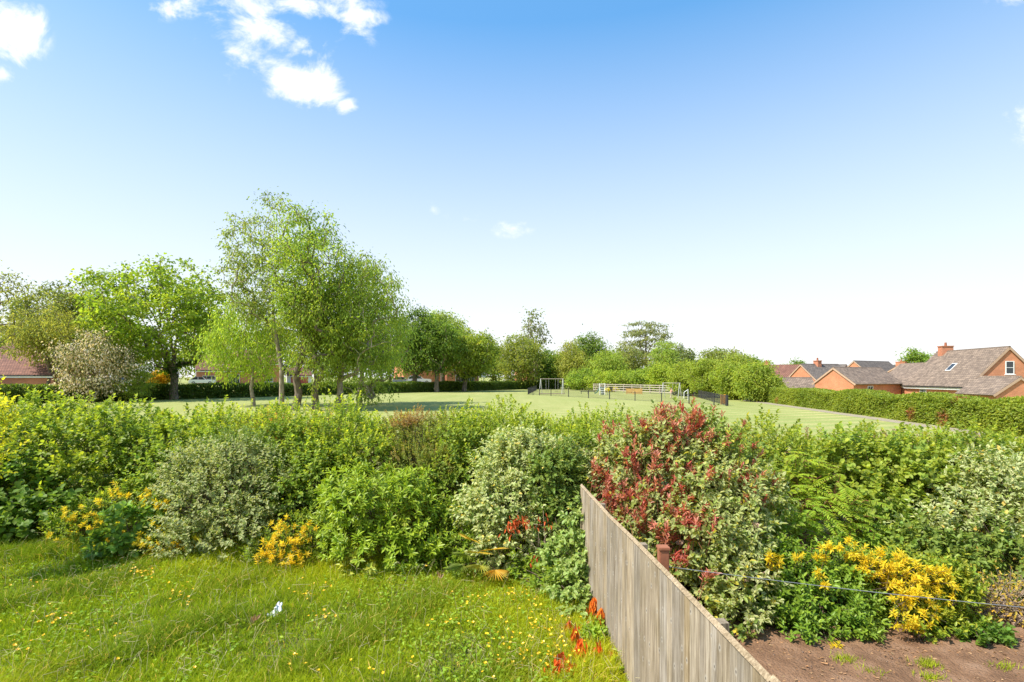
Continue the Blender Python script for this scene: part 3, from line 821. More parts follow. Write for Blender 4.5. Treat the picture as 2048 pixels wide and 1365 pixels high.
tree('pale_stemmed_tree', 'slender light green tree with several pale upright stems behind the second swing frame', 'tree', 1329, 108, 682, 24, 120, 44, 0.9, 0.34, 0.12, (0.18, 0.25, 0.06), LG, trunk_r=0.2, bottom=0.25, bark='palebark', forks=4, forkz=0.1, droop=0.4)
tree('boundary_tree', 'grey green tree showing above the bright thicket next to the cedar', 'tree', 1364, 145, 684, 26, 120, 40, 1.2, 0.45, 0.2, (0.13, 0.17, 0.06), None, trunk_r=0.25, bottom=0.15, droop=0.4)
tree('boundary_tree', 'dome shaped dull green tree topping the thicket near the tiled roofs', 'tree', 1446, 132, 694, 44, 190, 48, 1.3, 0.44, 0.2, (0.14, 0.18, 0.045), OL, trunk_r=0.25, bottom=0.1, droop=0.4)
# bushes behind the timber fence
for q in [(1165, 112, 735, 30, MG, 'dark green bush behind the slide'), (1212, 108, 738, 34, YG, 'bright green bush behind the start of the post and rail fence'),
          (1252, 110, 742, 32, (0.15, 0.22, 0.04), 'loose green bush over the middle of the post and rail fence'), (1292, 106, 738, 32, (0.13, 0.2, 0.035), 'green bush with thin pale stems near the second swing frame'),
          (1322, 100, 728, 24, YG, 'yellow green bush touching the second swing frame')]:
    tree('boundary_bush', q[5], 'bush', q[0], q[1], q[2], q[3], 110, 50, 0.85, 0.32, 0.13, q[4], LG, trunk_r=0.1, bottom=0.03, droop=0.45, group='bushes behind the post and rail fence')
# the bright thicket beside the playground
for q in [(1372, 77, 722, 36, (0.17, 0.225, 0.035), 'bright yellow green thicket shrub beside the cradle swing frame'), (1420, 71, 712, 44, (0.165, 0.22, 0.035), 'tall arching yellow green thicket shrub behind the ochre panel'),
          (1468, 64, 724, 40, (0.16, 0.22, 0.035), 'rounded yellow green thicket shrub behind the railing corner'), (1478, 66, 708, 42, (0.155, 0.2, 0.045), 'taller dull thicket shrub topped with reddish shoots'),
          (1512, 59, 722, 36, (0.155, 0.215, 0.035), 'drooping thicket shrub where the clipped hedge begins'), (1538, 58, 752, 22, (0.16, 0.21, 0.035), 'small low thicket shrub at the start of the gravel path')]:
    tree('thicket_shrub', q[5], 'shrub', q[0], q[1], q[2], q[3], 260, 58, 0.62, 0.22, 0.09, q[4], (0.22, 0.27, 0.04), trunk_r=0.1, bottom=0.01, droop=0.6, group='thicket beside the playground', patch=None, ryf=0.8)
# small trees beyond the roofs
for q in [(1505, 120, 712, 10, MG, 'small thin tree above the end of the thicket'), (1532, 125, 722, 12, YG, 'small round tree behind the red brown roofs'), (1594, 150, 722, 14, MG, 'small spreading tree beyond the brown tiled roof'),
          (1572, 155, 728, 14, MG, 'low tree top showing over the brown tiled roof'), (1833, 118, 696, 27, (0.13, 0.2, 0.03), 'round headed tree between the chimney stack and the largest roof')]:
    tree('garden_tree', q[5], 'tree', q[0], q[1], q[2], q[3], 90, 34, 0.8 if q[3] < 20 else 1.0, 0.42, 0.2, q[4], None, trunk_r=0.15, bottom=0.35, droop=0.4, group='trees beyond the roofs', open_=0.2)

# ------------------------------------------------------------------ clipped hedges
def clipped_hedge(name, label, path_pts, width, height, nleaf, LL, LW, base, tip, bump=0.16, patches=()):
    rng = nrng()
    pts = np.array(path_pts, float)
    seg = np.linalg.norm(np.diff(pts, axis=0), axis=1); cum = np.concatenate([[0], np.cumsum(seg)])
    root = thing(name, label, 'hedge', (pts[0, 0], pts[0, 1], float(gz(*pts[0]))))
    def sample(t):
        i = np.clip(np.searchsorted(cum, t, side='right') - 1, 0, len(seg) - 1)
        u = (t - cum[i]) / seg[i]
        p = pts[i] * (1 - u)[:, None] + pts[i + 1] * u[:, None]
        dr = (pts[i + 1] - pts[i]) / seg[i][:, None]
        return p, np.stack([dr[:, 1], -dr[:, 0]], 1)
    t = rng.random(nleaf) * cum[-1]
    p, nm = sample(t)
    per = height * 2 + width
    q = rng.random(nleaf) * per
    side = np.where(q < height, -1, np.where(q < 2 * height, 1, 0))
    off = np.where(side != 0, side * width / 2, (q - 2 * height) - width / 2)
    zz = np.where(side != 0, np.where(side < 0, q, q - height), height)
    bulge = fnoise(np.stack([t * 0.6, zz * 1.2, side * 3.0], 1), 1.7, 11)
    depth = rng.random(nleaf) ** 2 * 0.3
    corner = 0.25 * np.clip(zz / height, 0, 1) ** 3
    off = off + np.where(side != 0, side * (bulge * bump - depth - corner * 0.6), 0)
    zz = zz + np.where(side == 0, bulge * bump - depth, 0)
    x = p[:, 0] + nm[:, 0] * off; y = p[:, 1] + nm[:, 1] * off
    P = np.stack([x, y, gz(x, y) + np.maximum(zz, 0.02)], 1)
    O = np.stack([nm[:, 0] * side, nm[:, 1] * side, (side == 0) * 1.0 + 0.3], 1)
    D = nrm(O * 0.8 + rng.normal(size=P.shape) * 0.55 + np.array([0, 0, -0.15]))
    Nn = nrm(O + np.array([0, 0, 0.8]) + rng.normal(size=P.shape) * 0.4)
    c = vary(rng, (nleaf,), base, 0.12, 0.28)
    tt = np.clip(fnoise(P, 0.8, 31) * 0.6 + 0.35 + (side == 0) * 0.25, 0, 1) * rng.random(nleaf)
    c = lerp(c, vary(rng, (nleaf,), tip, 0.12, 0.2), tt)
    for (cx, cy, cz, r, pc) in patches:
        dd = np.linalg.norm(P - np.array([cx, cy, cz]), axis=1)
        k = sm((r - dd) / (0.5 * r)) * (rng.random(nleaf) < 0.8)
        c = lerp(c, vary(rng, (nleaf,), pc, 0.1, 0.25), k)
    lv = Leaves(); s = 0.65 + 0.7 * rng.random(nleaf)
    lv.add(P, D, Nn, LL * s, LW * s, c)
    lv.build('foliage', M['leaf'], root, six=False)
    # woody inside of the hedge: upright stems with side twigs
    ns = int(cum[-1] * 7)
    ts = rng.random(ns) * cum[-1]; ps, nm2 = sample(ts)
    o2 = rng.normal(size=ns) * width * 0.13
    ax = ps[:, 0] + nm2[:, 0] * o2; ay = ps[:, 1] + nm2[:, 1] * o2
    A = np.stack([ax, ay, gz(ax, ay) - 0.03], 1); B = A + np.stack([rng.normal(size=ns) * .18, rng.normal(size=ns) * .18, height * rng.uniform(0.7, 0.95, ns)], 1)
    k = rng.integers(0, ns, ns * 3); u = rng.uniform(0.2, 0.95, (ns * 3, 1)); S0 = A[k] * (1 - u) + B[k] * u
    S1 = S0 + np.stack([rng.normal(size=ns * 3) * .22, rng.normal(size=ns * 3) * .22, rng.uniform(0.05, 0.3, ns * 3)], 1)
    sticks('stems', np.concatenate([A, S0]), np.concatenate([B, S1]), np.concatenate([np.full(ns, .03), np.full(ns * 3, .012)]), np.concatenate([np.full(ns, .012), np.full(ns * 3, .004)]), M['twig'], root)
    # dense shaded inner leaves
    ni = int(nleaf * 0.35)
    t2 = rng.random(ni) * cum[-1]; p2, nm3 = sample(t2); o3 = rng.uniform(-0.36, 0.36, ni) * width; z3 = rng.uniform(0.05, 0.88, ni) * height
    x2 = p2[:, 0] + nm3[:, 0] * o3; y2 = p2[:, 1] + nm3[:, 1] * o3
    l2 = Leaves(); P2 = np.stack([x2, y2, gz(x2, y2) + z3], 1)
    l2.add(P2, nrm(rng.normal(size=P2.shape)), nrm(rng.normal(size=P2.shape)), LL * 1.8, LW * 2.0, vary(rng, (ni,), base, 0.1, 0.2))
    l2.build('inner_leaves', M['leaf'], root, six=False)
    return root

off = HN * 0.8
A0 = HA - HD * 24
clipped_hedge('clipped_hedge', 'long dark green clipped hedge along the road beyond the mown field',
              [A0 + off, HA + off, HB + off, HB + off + np.array([9, 4])], 1.5, 1.82, 52000, 0.24, 0.15, (0.07, 0.12, 0.024), (0.14, 0.20, 0.035), 0.2)
hx = lambda y: 28.3 - (56 - y) * (28.3 - 23.5) / 34.0 + 0.85
pt = []
for (px, py, d, r) in ((1818, 828, 32, 0.5), (1880, 836, 29.3, 0.6), (1545, 798, 54, 0.7), (1920, 800, 28.5, 0.4)):
    c = at(px, py, d); pt.append((c[0], c[1], c[2], r * 1.1, (0.20, 0.095, 0.055)))
clipped_hedge('clipped_hedge', 'bushy light green clipped hedge beside the pale gravel path, in front of the bungalows', [(hx(14), 14), (hx(30), 30), (hx(57), 57)], 1.7, 1.58, 80000, 0.12, 0.075,
              (0.12, 0.175, 0.03), (0.24, 0.29, 0.05), 0.24, pt)

# ------------------------------------------------------------------ houses
def house(name, label, p0, yaw, length, span, eave, rise, z0, wall='brick', roof='rooftile', windows=(), chimneys=(), fascia=True, doors=(), skylights=(), verge=True, cat='house'):
    """p0 = foot of the near gable's middle; ridge runs along yaw (degrees right of straight ahead)"""
    a = math.radians(yaw); dv = np.array([math.sin(a), math.cos(a), 0.0]); pv = np.array([math.cos(a), -math.sin(a), 0.0]); up = np.array([0, 0, 1.0])
    o = np.array([p0[0], p0[1], z0])
    root = thing(name, label, cat, o)
    Wd = lambda u, s, z: o + dv * u + pv * s + up * z
    h = span / 2
    b = MB(); b.prism([Wd(0, -h, -0.3), Wd(0, h, -0.3), Wd(0, h, eave), Wd(0, 0, eave + rise), Wd(0, -h, eave)], dv * length)
    b.build('wall', M[wall], root)
    oh = 0.28; ex = rise / h * oh; vo = 0.10
    rm = MB()
    for sg in (-1, 1):
        sl = nrm(np.array(pv * sg * h - up * rise)); nn = nrm(np.cross(dv, sl)); nn = nn if nn[2] > 0 else -nn
        e = Wd(-vo, sg * (h + oh), eave - ex) + nn * 0.03; r_ = Wd(-vo, 0, eave + rise) + nn * 0.03 + up * 0.02
        rm.prism([e, r_, r_ + nn * 0.11, e + nn * 0.11], dv * (length + 2 * vo))
    ro = rm.build('roof', M[roof], root)
    rb = MB(); rb.tube([Wd(-vo, 0, eave + rise + 0.12), Wd(length + vo, 0, eave + rise + 0.12)], 0.11, 8); rb.build('ridge_tiles', M[roof], ro)
    if verge:
        for uu in (-vo - 0.03, length + vo):
            for sg in (-1, 1):
                sl = nrm(np.array(pv * sg * h - up * rise)); nn = nrm(np.cross(dv, sl)); nn = nn if nn[2] > 0 else -nn
                e = Wd(uu, sg * (h + oh), eave - ex); r_ = Wd(uu, 0, eave + rise)
                vb = MB(); vb.prism([e - nn * 0.08, r_ - nn * 0.08, r_ + nn * 0.10, e + nn * 0.10], dv * 0.03)
                vb.build('verge', M['cream'], ro)
    if fascia:
        for sg in (-1, 1):
            c = Wd(length / 2, sg * (h + oh - 0.05), eave - ex - 0.14)
            fb = MB(); fb.box(c, (0.07, length + 0.1, 0.24), -a)
            fb.build('fascia', M['white'], root)
            gb = MB(); gb.tube([Wd(-0.05, sg * (h + oh + 0.06), eave - ex - 0.0), Wd(length + 0.05, sg * (h + oh + 0.06), eave - ex - 0.0)], 0.055, 8)
            gb.build('gutter', M['black'], root)
    def opening(face, u, zc, w, hh, door=False, panes=(2, 2)):
        if face in 'LR':
            sg = -1 if face == 'L' else 1; c = Wd(u, sg * h, zc); t = dv; nv = pv * sg
        else:
            sg = -1 if face == 'G' else 1; c = Wd(0 if face == 'G' else length, u, zc); t = pv; nv = dv * sg
        ang = math.atan2(t[1], t[0])
        fr = MB(); fw = 0.07
        fr.box(c + nv * 0.02 + t * (-w / 2 + fw / 2), (fw, 0.08, hh), ang); fr.box(c + nv * 0.02 + t * (w / 2 - fw / 2), (fw, 0.08, hh), ang)
        fr.box(c + nv * 0.02 + up * (hh / 2 - fw / 2), (w - 2 * fw, 0.08, fw), ang); fr.box(c + nv * 0.02 - up * (hh / 2 - fw / 2), (w - 2 * fw, 0.08, fw), ang)
        for i in range(1, panes[0]): fr.box(c + nv * 0.02 + t * (-w / 2 + w * i / panes[0]), (0.045, 0.075, hh - 2 * fw), ang)
        for i in range(1, panes[1]): fr.box(c + nv * 0.022 + up * (-hh / 2 + hh * i / panes[1]), (w - 2 * fw, 0.07, 0.045), ang)
        f = fr.build('door' if door else 'window', M['white'], root)
        g = MB(); g.box(c + nv * 0.005, (w - 0.1, 0.05, hh - 0.1), ang); g.build('pane', M['darkglass'], f)
        if not door:
            sl = MB(); sl.box(c + nv * 0.06 - up * (hh / 2 + 0.045), (w + 0.16, 0.16, 0.08), ang); sl.build('sill', M['white'], f)
    for w_ in windows: opening(*w_)
    for d_ in doors: opening(d_[0], d_[1], d_[2], d_[3], d_[4], True, d_[5] if len(d_) > 5 else (2, 1))
    for (u, s, w_, zt) in chimneys:
        cb = MB(); cb.box(Wd(u, s, (eave + rise * 0.5 + zt) / 2), (w_, w_ * 0.7, zt - (eave + rise * 0.5)), -a)
        cb.box(Wd(u, s, zt + 0.05), (w_ + 0.12, w_ * 0.7 + 0.12, 0.1), -a)
        ch = cb.build('chimney', M['brick2'], root)
        pb = MB(); pb.tube([Wd(u, s, zt + 0.1), Wd(u, s, zt + 0.5)], [0.14, 0.11], 10); pb.build('chimney_pot', M['rusttimber'], ch)
    for (u, fr_) in skylights:
        sl = nrm(np.array(pv * -h - up * rise)); nn = nrm(np.cross(sl, dv)); nn = nn if nn[2] > 0 else -nn
        c = Wd(u, -h * fr_, eave + rise * (1 - fr_)) + nn * 0.16
        vs = [c + dv * su * 0.4 + sl * ss * 0.55 for su, ss in ((-1, -1), (1, -1), (1, 1), (-1, 1))]
        sb = MB(); sb.prism(vs, nn * 0.06); k = sb.build('skylight', M['white'], ro)
        vs = [c + nn * 0.05 + dv * su * 0.33 + sl * ss * 0.47 for su, ss in ((-1, -1), (1, -1), (1, 1), (-1, 1))]
        sb = MB(); sb.prism(vs, nn * 0.02); sb.build('pane', M['darkglass'], k)
    return root

def foot(px, d): return ((px - 1024.0) / F * d, d)
# bungalows beyond the path hedge
g = foot(2018, 50.5)
house('brick_bungalow', 'largest orange brick bungalow with a grey tiled roof, chimney and white gable window', g, 9, 10.6, 6.7, 2.45, 3.62, 0.5,
      windows=[('G', 0.05, 4.15, 0.75, 1.3, False, (1, 2)), ('L', 1.3, 1.75, 1.15, 1.25, False, (2, 2)), ('L', 7.4, 1.85, 1.1, 1.0, False, (3, 2))], chimneys=[(9.2, 0, 1.15, 6.75)], skylights=[(5.2, 0.52)])
e = np.array(g) + np.array([math.sin(math.radians(9)), math.cos(math.radians(9))]) * 10.72
house('brick_bungalow', 'low brick wing with a lower grey tiled roof joined to the largest bungalow', tuple(e + np.array([-0.1, 0])), 9, 7.0, 5.6, 2.45, 2.35, 0.5,
      windows=[('L', 5.2, 1.7, 0.9, 1.2, False, (1, 2))])
house('brick_garage', 'small lean brick outbuilding with a grey tiled roof before the tall gable', foot(2040, 44.5), 9, 4.6, 3.6, 1.75, 1.35, 0.5, fascia=False, cat='garage')
house('brick_bungalow', 'brick bungalow with an orange gable facing the field and a brown grey tiled roof', foot(1667, 62), 68, 8.6, 4.9, 2.5, 1.75, 0.5,
      windows=[('R', 2.9, 1.7, 0.95, 0.95, False, (2, 1))], fascia=False)
house('brick_house', 'house with a dark grey tiled roof and white fascia behind the orange gable', foot(1602, 76), 80, 6.2, 7.0, 2.4, 2.6, 0.5, roof='roofdark', windows=[('R', 1.9, 1.6, 1.2, 1.1)], chimneys=[(2.6, 0.2, 0.9, 5.6)])
house('brick_house', 'house with a red brown tiled roof next to the thicket', foot(1612, 92), 300, 7.5, 7.5, 2.4, 2.9, 0.5, roof='roofred', chimneys=[(6.4, 0, 1.0, 5.9)])
house('brick_garage', 'low garage with a grey brown tiled roof just above the hedge near the thicket', foot(1622, 70), 285, 6.2, 4.0, 1.75, 1.25, 0.5, fascia=False, cat='garage')
house('brick_house', 'distant house with a pointed orange gable over a grey roof', foot(1708, 104), 62, 13, 7.0, 3.2, 3.2, 0.5, roof='roofdark', chimneys=[])
house('brick_house', 'distant house with a dull grey roof beside the pointed orange gable', foot(1692, 110), 330, 9, 7.0, 3.0, 2.8, 0.5, roof='roofdark')
house('brick_house', 'distant house with a brick chimney stack beside the round headed tree', foot(1800, 98), 55, 10, 7.0, 3.2, 2.3, 0.5, roof='rooftile', chimneys=[(0.6, 0, 1.5, 6.1)])
house('brick_house', 'distant roof with a small brick gable between the pointed gable and the chimney stack', foot(1776, 112), 70, 8, 6.0, 3.4, 2.3, 0.5, roof='roofdark')
# houses across the road
house('brick_garage', 'long brick garage with a red brown tiled roof and white fascia boards', (-65.0, 62.6), 87, 11.2, 6.4, 2.25, 2.4, 1.85, 'brick2', 'roofred', cat='garage')
house('brick_house', 'brick house with an orange gable end behind the long garage', (-68, 70), 87, 5.5, 8.0, 4.1, 3.0, 1.85, 'brick', 'roofred')
house('brick_house', 'brick house with white bay window and white door seen under the maple', (-64.5, 105), 62, 12.5, 7.5, 3.4, 3.0, 1.85, 'brick2', 'roofred',
      windows=[('R', 2.2, 1.5, 2.3, 1.3, False, (3, 2)), ('R', 5.0, 4.0, 1.0, 0.9)], doors=[('R', 6.6, 1.3, 2.1, 2.3, (3, 1))])
house('brick_house', 'brick house with small upper window seen between the maple and the weeping tree', (-59, 108), 62, 9, 7.5, 4.9, 2.6, 1.85, 'brick', 'roofred', windows=[('R', 1.8, 4.2, 1.1, 0.8), ('R', 6.8, 1.5, 1.6, 1.2)])
hg = house('brick_garage', 'small garage with a plain red door seen between two trunks of the clump', (-51.0, 116), 62, 5, 3.4, 2.4, 1.4, 1.85, 'white', 'roofred', cat='garage')
a_ = math.radians(62); gd = MB(); gd.box(np.array([-51.0, 116, 2.95]) + np.array([math.sin(a_), math.cos(a_), 0]) * 2.5 + np.array([math.cos(a_), -math.sin(a_), 0]) * 1.72, (3.6, 0.08, 2.1), math.pi / 2 - a_)
gd.build('garage_door', M['reddoor'], hg)
house('brick_house', 'brick house partly hidden behind the dark leaved tree', (-27, 122), 60, 9, 7.5, 4.6, 3.0, 1.85, 'brick', 'roofred', windows=[('R', 2.0, 1.4, 1.8, 1.2), ('R', 6.5, 4.0, 1.4, 1.0)])
house('brick_house', 'brick house with a white porch and white windows behind the ivy clad trunk', (-17.5, 126), 62, 8.5, 7.5, 4.6, 3.0, 1.85, 'brick2', 'roofred', windows=[('R', 6.3, 1.4, 1.9, 1.3, False, (3, 1)), ('R', 6.0, 4.0, 1.3, 1.0), ('R', 2.0, 4.0, 1.3, 1.0)], doors=[('R', 3.4, 1.25, 2.2, 2.3, (3, 1))])
house('brick_house', 'distant brick house glimpsed through the olive green spreading tree', (2.5, 150), 62, 9, 7.5, 4.2, 2.6, 1.85, 'brick', 'roofred', windows=[('R', 3.0, 1.5, 1.4, 1.2)])

# ------------------------------------------------------------------ cars on the road
def car(label, px, d, yaw, paint, z0=None, scale=1.0, estate=True):
    x, y = foot(px, d)
    z = float(gz(x, y)) if z0 is None else z0
    root = thing('parked_car', label, 'car', (x, y, z), 'cars parked along the road')
    a = math.radians(yaw); t = np.array([math.cos(a), math.sin(a), 0]); n = np.array([-math.sin(a), math.cos(a), 0]); up = np.array([0, 0, 1.0])
    o = np.array([x, y, z]); S = scale
    Wd = lambda u, s, h: o + (t * u + n * s + up * h) * S
    prof = [(-2.2, .35), (-2.25, .75), (-2.1, .92), (-0.95, .98), (1.9, .98), (2.15, .85), (2.2, .35)]
    b = MB(); b.prism([Wd(u, -.86, h) for u, h in prof], n * 1.72 * S)
    top = [(-0.75, 1.0), (-0.15, 1.46), (1.45, 1.50), (2.0, 1.0)] if estate else [(-0.9, 1.0), (-0.25, 1.5), (1.1, 1.52), (1.95, 1.0)]
    roof = [(-0.15, 1.46), (1.45, 1.50), (1.48, 1.54), (-0.12, 1.51)]
    b.prism([Wd(u, -.70, h) for u, h in roof], n * 1.40 * S)
    for (u0, h0, u1, h1) in ((-.75, 1., -.15, 1.47), (2.0, 1., 1.46, 1.51), (.6, 1., .6, 1.47)):
        for s_ in (-.74, .74): b.tube([Wd(u0, s_ * 1.04, h0), Wd(u1, s_ * .95, h1)], 0.04 * S, 6)
    b.build('body', M[paint], root, bevel=0.03)
    g_ = MB(); g_.prism([Wd(u, -.72, h) for u, h in top], n * 1.44 * S); g_.build('windows', M['darkglass'], root)
    for u in (-1.4, 1.35):
        for s_ in (-1, 1):
            wl = MB(); wl.tube([Wd(u, s_ * .70, .33), Wd(u, s_ * .89, .33)], .32 * S, 16); w = wl.build('wheel', M['black'], root)
            rm = MB(); rm.tube([Wd(u, s_ * .88, .33), Wd(u, s_ * .90, .33)], .2 * S, 12); rm.build('rim', M['galv'], w)
    for s_ in (-.6, .6):
        hb = MB(); hb.box(Wd(-2.22, s_, .74), (.08 * S, .32 * S, .14 * S), a); hb.build('headlight', M['white'], root)
        hb = MB(); hb.box(Wd(2.17, s_, .8), (.08 * S, .25 * S, .18 * S), a); hb.build('tail_light', M['reddoor'], root)
    return root
M['blue'] = plain('pale_blue_car_paint', (0.25, 0.42, 0.58), 0.25, var=0.03)
M['silver'] = plain('pale_silver_car_paint', (0.55, 0.58, 0.57), 0.25, metal=0.2, var=0.03)
M['whitecar'] = plain('white_car_paint', (0.75, 0.76, 0.77), 0.25, var=0.02)
M['greycar'] = plain('grey_car_paint', (0.3, 0.34, 0.36), 0.25, metal=0.3, var=0.03)
car('pale blue hatchback at the end of the brick garage', 118, 63, 70, 'blue', estate=False)
car('long pale silver estate car under the blossoming hawthorn', 186, 64, 172, 'silver')
car('low pale silver car behind the estate car next to the pale green shrub', 236, 68, 172, 'silver', scale=0.95)
car('white car on the drive before the white bay windows', 405, 99, 200, 'whitecar', estate=False)
car('grey car partly hidden by the dark leaved tree', 806, 108, 190, 'greycar')
car('white car beside the dark leaved tree trunk', 838, 108, 190, 'whitecar', scale=1.15)
car('white car half hidden by the end of the clipped hedge', 1018, 133, 250, 'whitecar')

# white notice board and lamp posts by the road
def board(name, label, px, d, ztop_py, w, h, material, cat):
    c = at(px, ztop_py, d); z0 = float(gz(c[0], c[1]))
    root = thing(name, label, cat, (c[0], c[1], z0))
    p = MB(); p.tube([(c[0], c[1] + .06, z0 - .1), (c[0], c[1] + .06, c[2] - .02)], .05, 8); p.build('post', M['galv'], root)
    q = MB(); q.box((c[0], c[1], c[2] - h / 2), (w, .05, h)); q.build('panel', M[material], root, bevel=0.01)
board('road_sign', 'plain white rectangular sign seen above the clipped hedge under the round headed tree', 967, 112, 744, 0.95, 1.25, 'white', 'sign')

# ------------------------------------------------------------------ playground
def G(px, py, zg=0.9):
    d = (EYE - zg) * F / (py - HOR)
    return np.array([(px - 1024) / F * d, d, zg])

def swing_frame(label, L0, L1, spread, height, seats, group=None):
    """A-frames at ground points L0 and L1"""
    c = (L0 + L1) / 2; dv = nrm(L1 - L0); nv = np.array([-dv[1], dv[0], 0]); up = np.array([0, 0, 1.0])
    root = thing('swing_frame', label, 'swing', c)
    for b in (L0, L1):
        for s in (-1, 1):
            m = MB(); m.tube([b + nv * s * spread - up * 0.1, b + up * height + nv * s * 0.04], 0.046, 8); m.build('leg', M['galv'], root)
    m = MB(); m.tube([L0 - dv * .12 + up * (height - .02), L1 + dv * .12 + up * (height - .02)], 0.036, 8); m.build('crossbar', M['timberpale'], root)
    for (t, kind) in seats:
        p = L0 + (L1 - L0) * t
        zs = 0.5 if kind == 'flat' else 0.75
        for s in (-.24, .24):
            ch = MB(); ch.tube([p + dv * s + up * (height - .05), p + dv * s * 0.95 + up * zs], 0.014, 5); ch.build('chain', M['galv'], root)
        se = MB()
        if kind == 'flat':
            se.box(p + up * (zs - .02), (.52, .2, .05), math.atan2(dv[1], dv[0]))
            se.build('seat', M['black'], root, bevel=0.015)
        else:
            R_ = .28; n = 16
            ring = [p + up * zs + dv * R_ * math.cos(2 * math.pi * k / n) + nv * R_ * math.sin(2 * math.pi * k / n) for k in range(n + 1)]
            se.tube(ring, .05, 8, False); se.tube([q - up * .22 - (q - (p + up * zs)) * .15 for q in ring], .04, 8, False)
            for k in range(0, n, 2): se.tube([ring[k], ring[k] - up * .24 - (ring[k] - (p + up * zs)) * .15], .035, 6)
            se.tube([p + up * (zs - .24), p + up * (zs - .3)], [.22, .18], 12)
            se.build('cradle_seat', M['black'], root)
    return root

L0 = G(1081.5, 788); L1 = G(1126, 788.5)
swing_frame('white metal swing frame with two flat black seats over a dark mat', L0, L1, 0.85, 2.55, [(0.3, 'flat'), (0.72, 'flat')])
mt = MB(); c = (L0 + L1) / 2; mt.box((c[0], c[1], 0.93), (4.3, 2.2, 0.06)); tag(mt.build('safety_mat', M['mulch'], None, (c[0], c[1], 0.9)), 'dark brown safety mat under the two flat swing seats', 'mat')
K0 = G(1326.5, 796.5); K1 = G(1359.5, 797.5)
swing_frame('white metal swing frame with one black cradle seat beside the pink figure', K0, K1, 0.55, 2.05, [(0.68, 'cradle')])

# slide with ladder
def slide():
    b = G(1204.5, 790.5); x, y = b[0], b[1]; z = 0.9
    root = thing('playground_slide', 'small slide with white ladder posts and a teal chute', 'slide', b)
    for s in (-.42, .42):
        m = MB(); m.tube([(x + s, y, z - .1), (x + s, y, z + 1.85)], .06, 8); m.build('ladder_post', M['white'], root)
    for h in (.35, .7, 1.05, 1.75):
        m = MB(); m.tube([(x - .42, y, z + h), (x + .42, y, z + h)], .03, 8); m.build('rung', M['white'], root)
    m = MB(); m.box((x, y + .45, z + 1.1), (.84, .8, .06)); m.build('platform', M['greycar'], root)
    m = MB(); m.box((x + .1, y + .25, z + 0.55), (.5, .05, 1.0)); m.build('side_panel', M['greycar'], root)
    m = MB(); pts = [(x - .1, y + .5, z + 1.12), (x - .45, y + .4, z + .85), (x - .85, y + .1, z + .35), (x - 1.15, y - .05, z + .2)]
    for i in range(3):
        p, q = np.array(pts[i]), np.array(pts[i + 1]); wv = np.array([0.1, .26, 0])
        m.prism([p - wv, q - wv, q + wv, p + wv], (0, 0, .04))
        for s in (-1, 1): m.prism([p + wv * s, q + wv * s, q + wv * s + np.array([0, 0, .16]), p + wv * s + np.array([0, 0, .16])], wv * s * .12)
    m.build('chute', M['teal'], root)
    for s in (-1, 1):
        m = MB(); m.tube([(x + .42, y + .2 + s * .25, z + 1.7), (x + .75, y + .2 + s * .25, z + .9), (x + .95, y + .2 + s * .25, z - .05)], .025, 8); m.build('handrail', M['galv'], root)
slide()
def beam(label, px0, px1, py, h):
    a, b = G(px0, py), G(px1, py)
    root = thing('balance_beam', label, 'play equipment', (a + b) / 2)
    m = MB(); m.tube([a + (0, 0, h), b + (0, 0, h)], .06, 8); m.build('rail', M['railing'], root)
    for t in (0.05, .5, .95):
        p = a + (b - a) * t; m = MB(); m.tube([p - (0, 0, .1), p + (0, 0, h - .03)], .045, 8); m.build('leg', M['railing'], root)
beam('long dark low balance beam to the side of the slide', 1161, 1191, 788.5, .45)
def panel_thing(name, label, cat, px0, px1, py, h, material, legs=True, gap=0.12):
    a, b = G(px0, py), G(px1, py); c = (a + b) / 2; w = np.linalg.norm(b - a)
    ang = math.atan2(b[1] - a[1], b[0] - a[0])
    root = thing(name, label, cat, c)
    m = MB(); m.box(c + (0, 0, gap + (h - gap) / 2), (w - .16, .05, h - gap), ang); m.build('panel', M[material], root, bevel=0.012)
    for q in (a, b):
        m = MB(); m.box(q + (0, 0, h / 2 - .02), (.1, .1, h + .12), ang); m.build('post', M[material], root, bevel=0.012)
panel_thing('play_panel', 'wide ochre play panel on the slide side, before the post and rail fence', 'play panel', 1252.5, 1265, 789, .95, 'ochre')
panel_thing('play_panel', 'second wide ochre play panel, next to a black railing post', 'play panel', 1267, 1284, 789.5, .95, 'ochre')
panel_thing('litter_bin', 'small black litter bin standing past the slide', 'bin', 1219, 1224.5, 784.5, .75, 'black', gap=0.03)
panel_thing('orange_board', 'orange yellow board at the corner of the black railing', 'panel', 1442.5, 1450, 809, 1.0, 'orange', gap=.05)
panel_thing('gate_post', 'broad dark post beside the orange yellow panel at the railing corner', 'post', 1452, 1455.5, 812, 1.0, 'railing', gap=.02)
# climbing frame of steps
def climber():
    a, b = G(1368, 801), G(1376, 801); c = (a + b) / 2
    root = thing('climbing_frame', 'small white climbing frame with black steps beside the second swing frame', 'climbing frame', c)
    for p, h in ((a, .95), (b, 1.3)):
        m = MB(); m.tube([p - (0, 0, .1), p + (0, 0, h)], .045, 8); m.build('post', M['white'], root)
    m = MB(); m.tube([a + (0, 0, .95), b + (0, 0, 1.3)], .04, 8); m.build('top_bar', M['white'], root)
    for h in (.25, .5, .75):
        m = MB(); p = (a + b) / 2 + np.array([0, .08, h]); m.box(p, (np.linalg.norm(b - a) - .1, .22, .1), math.atan2(b[1] - a[1], b[0] - a[0])); m.build('step', M['black'], root, bevel=.01)
climber()
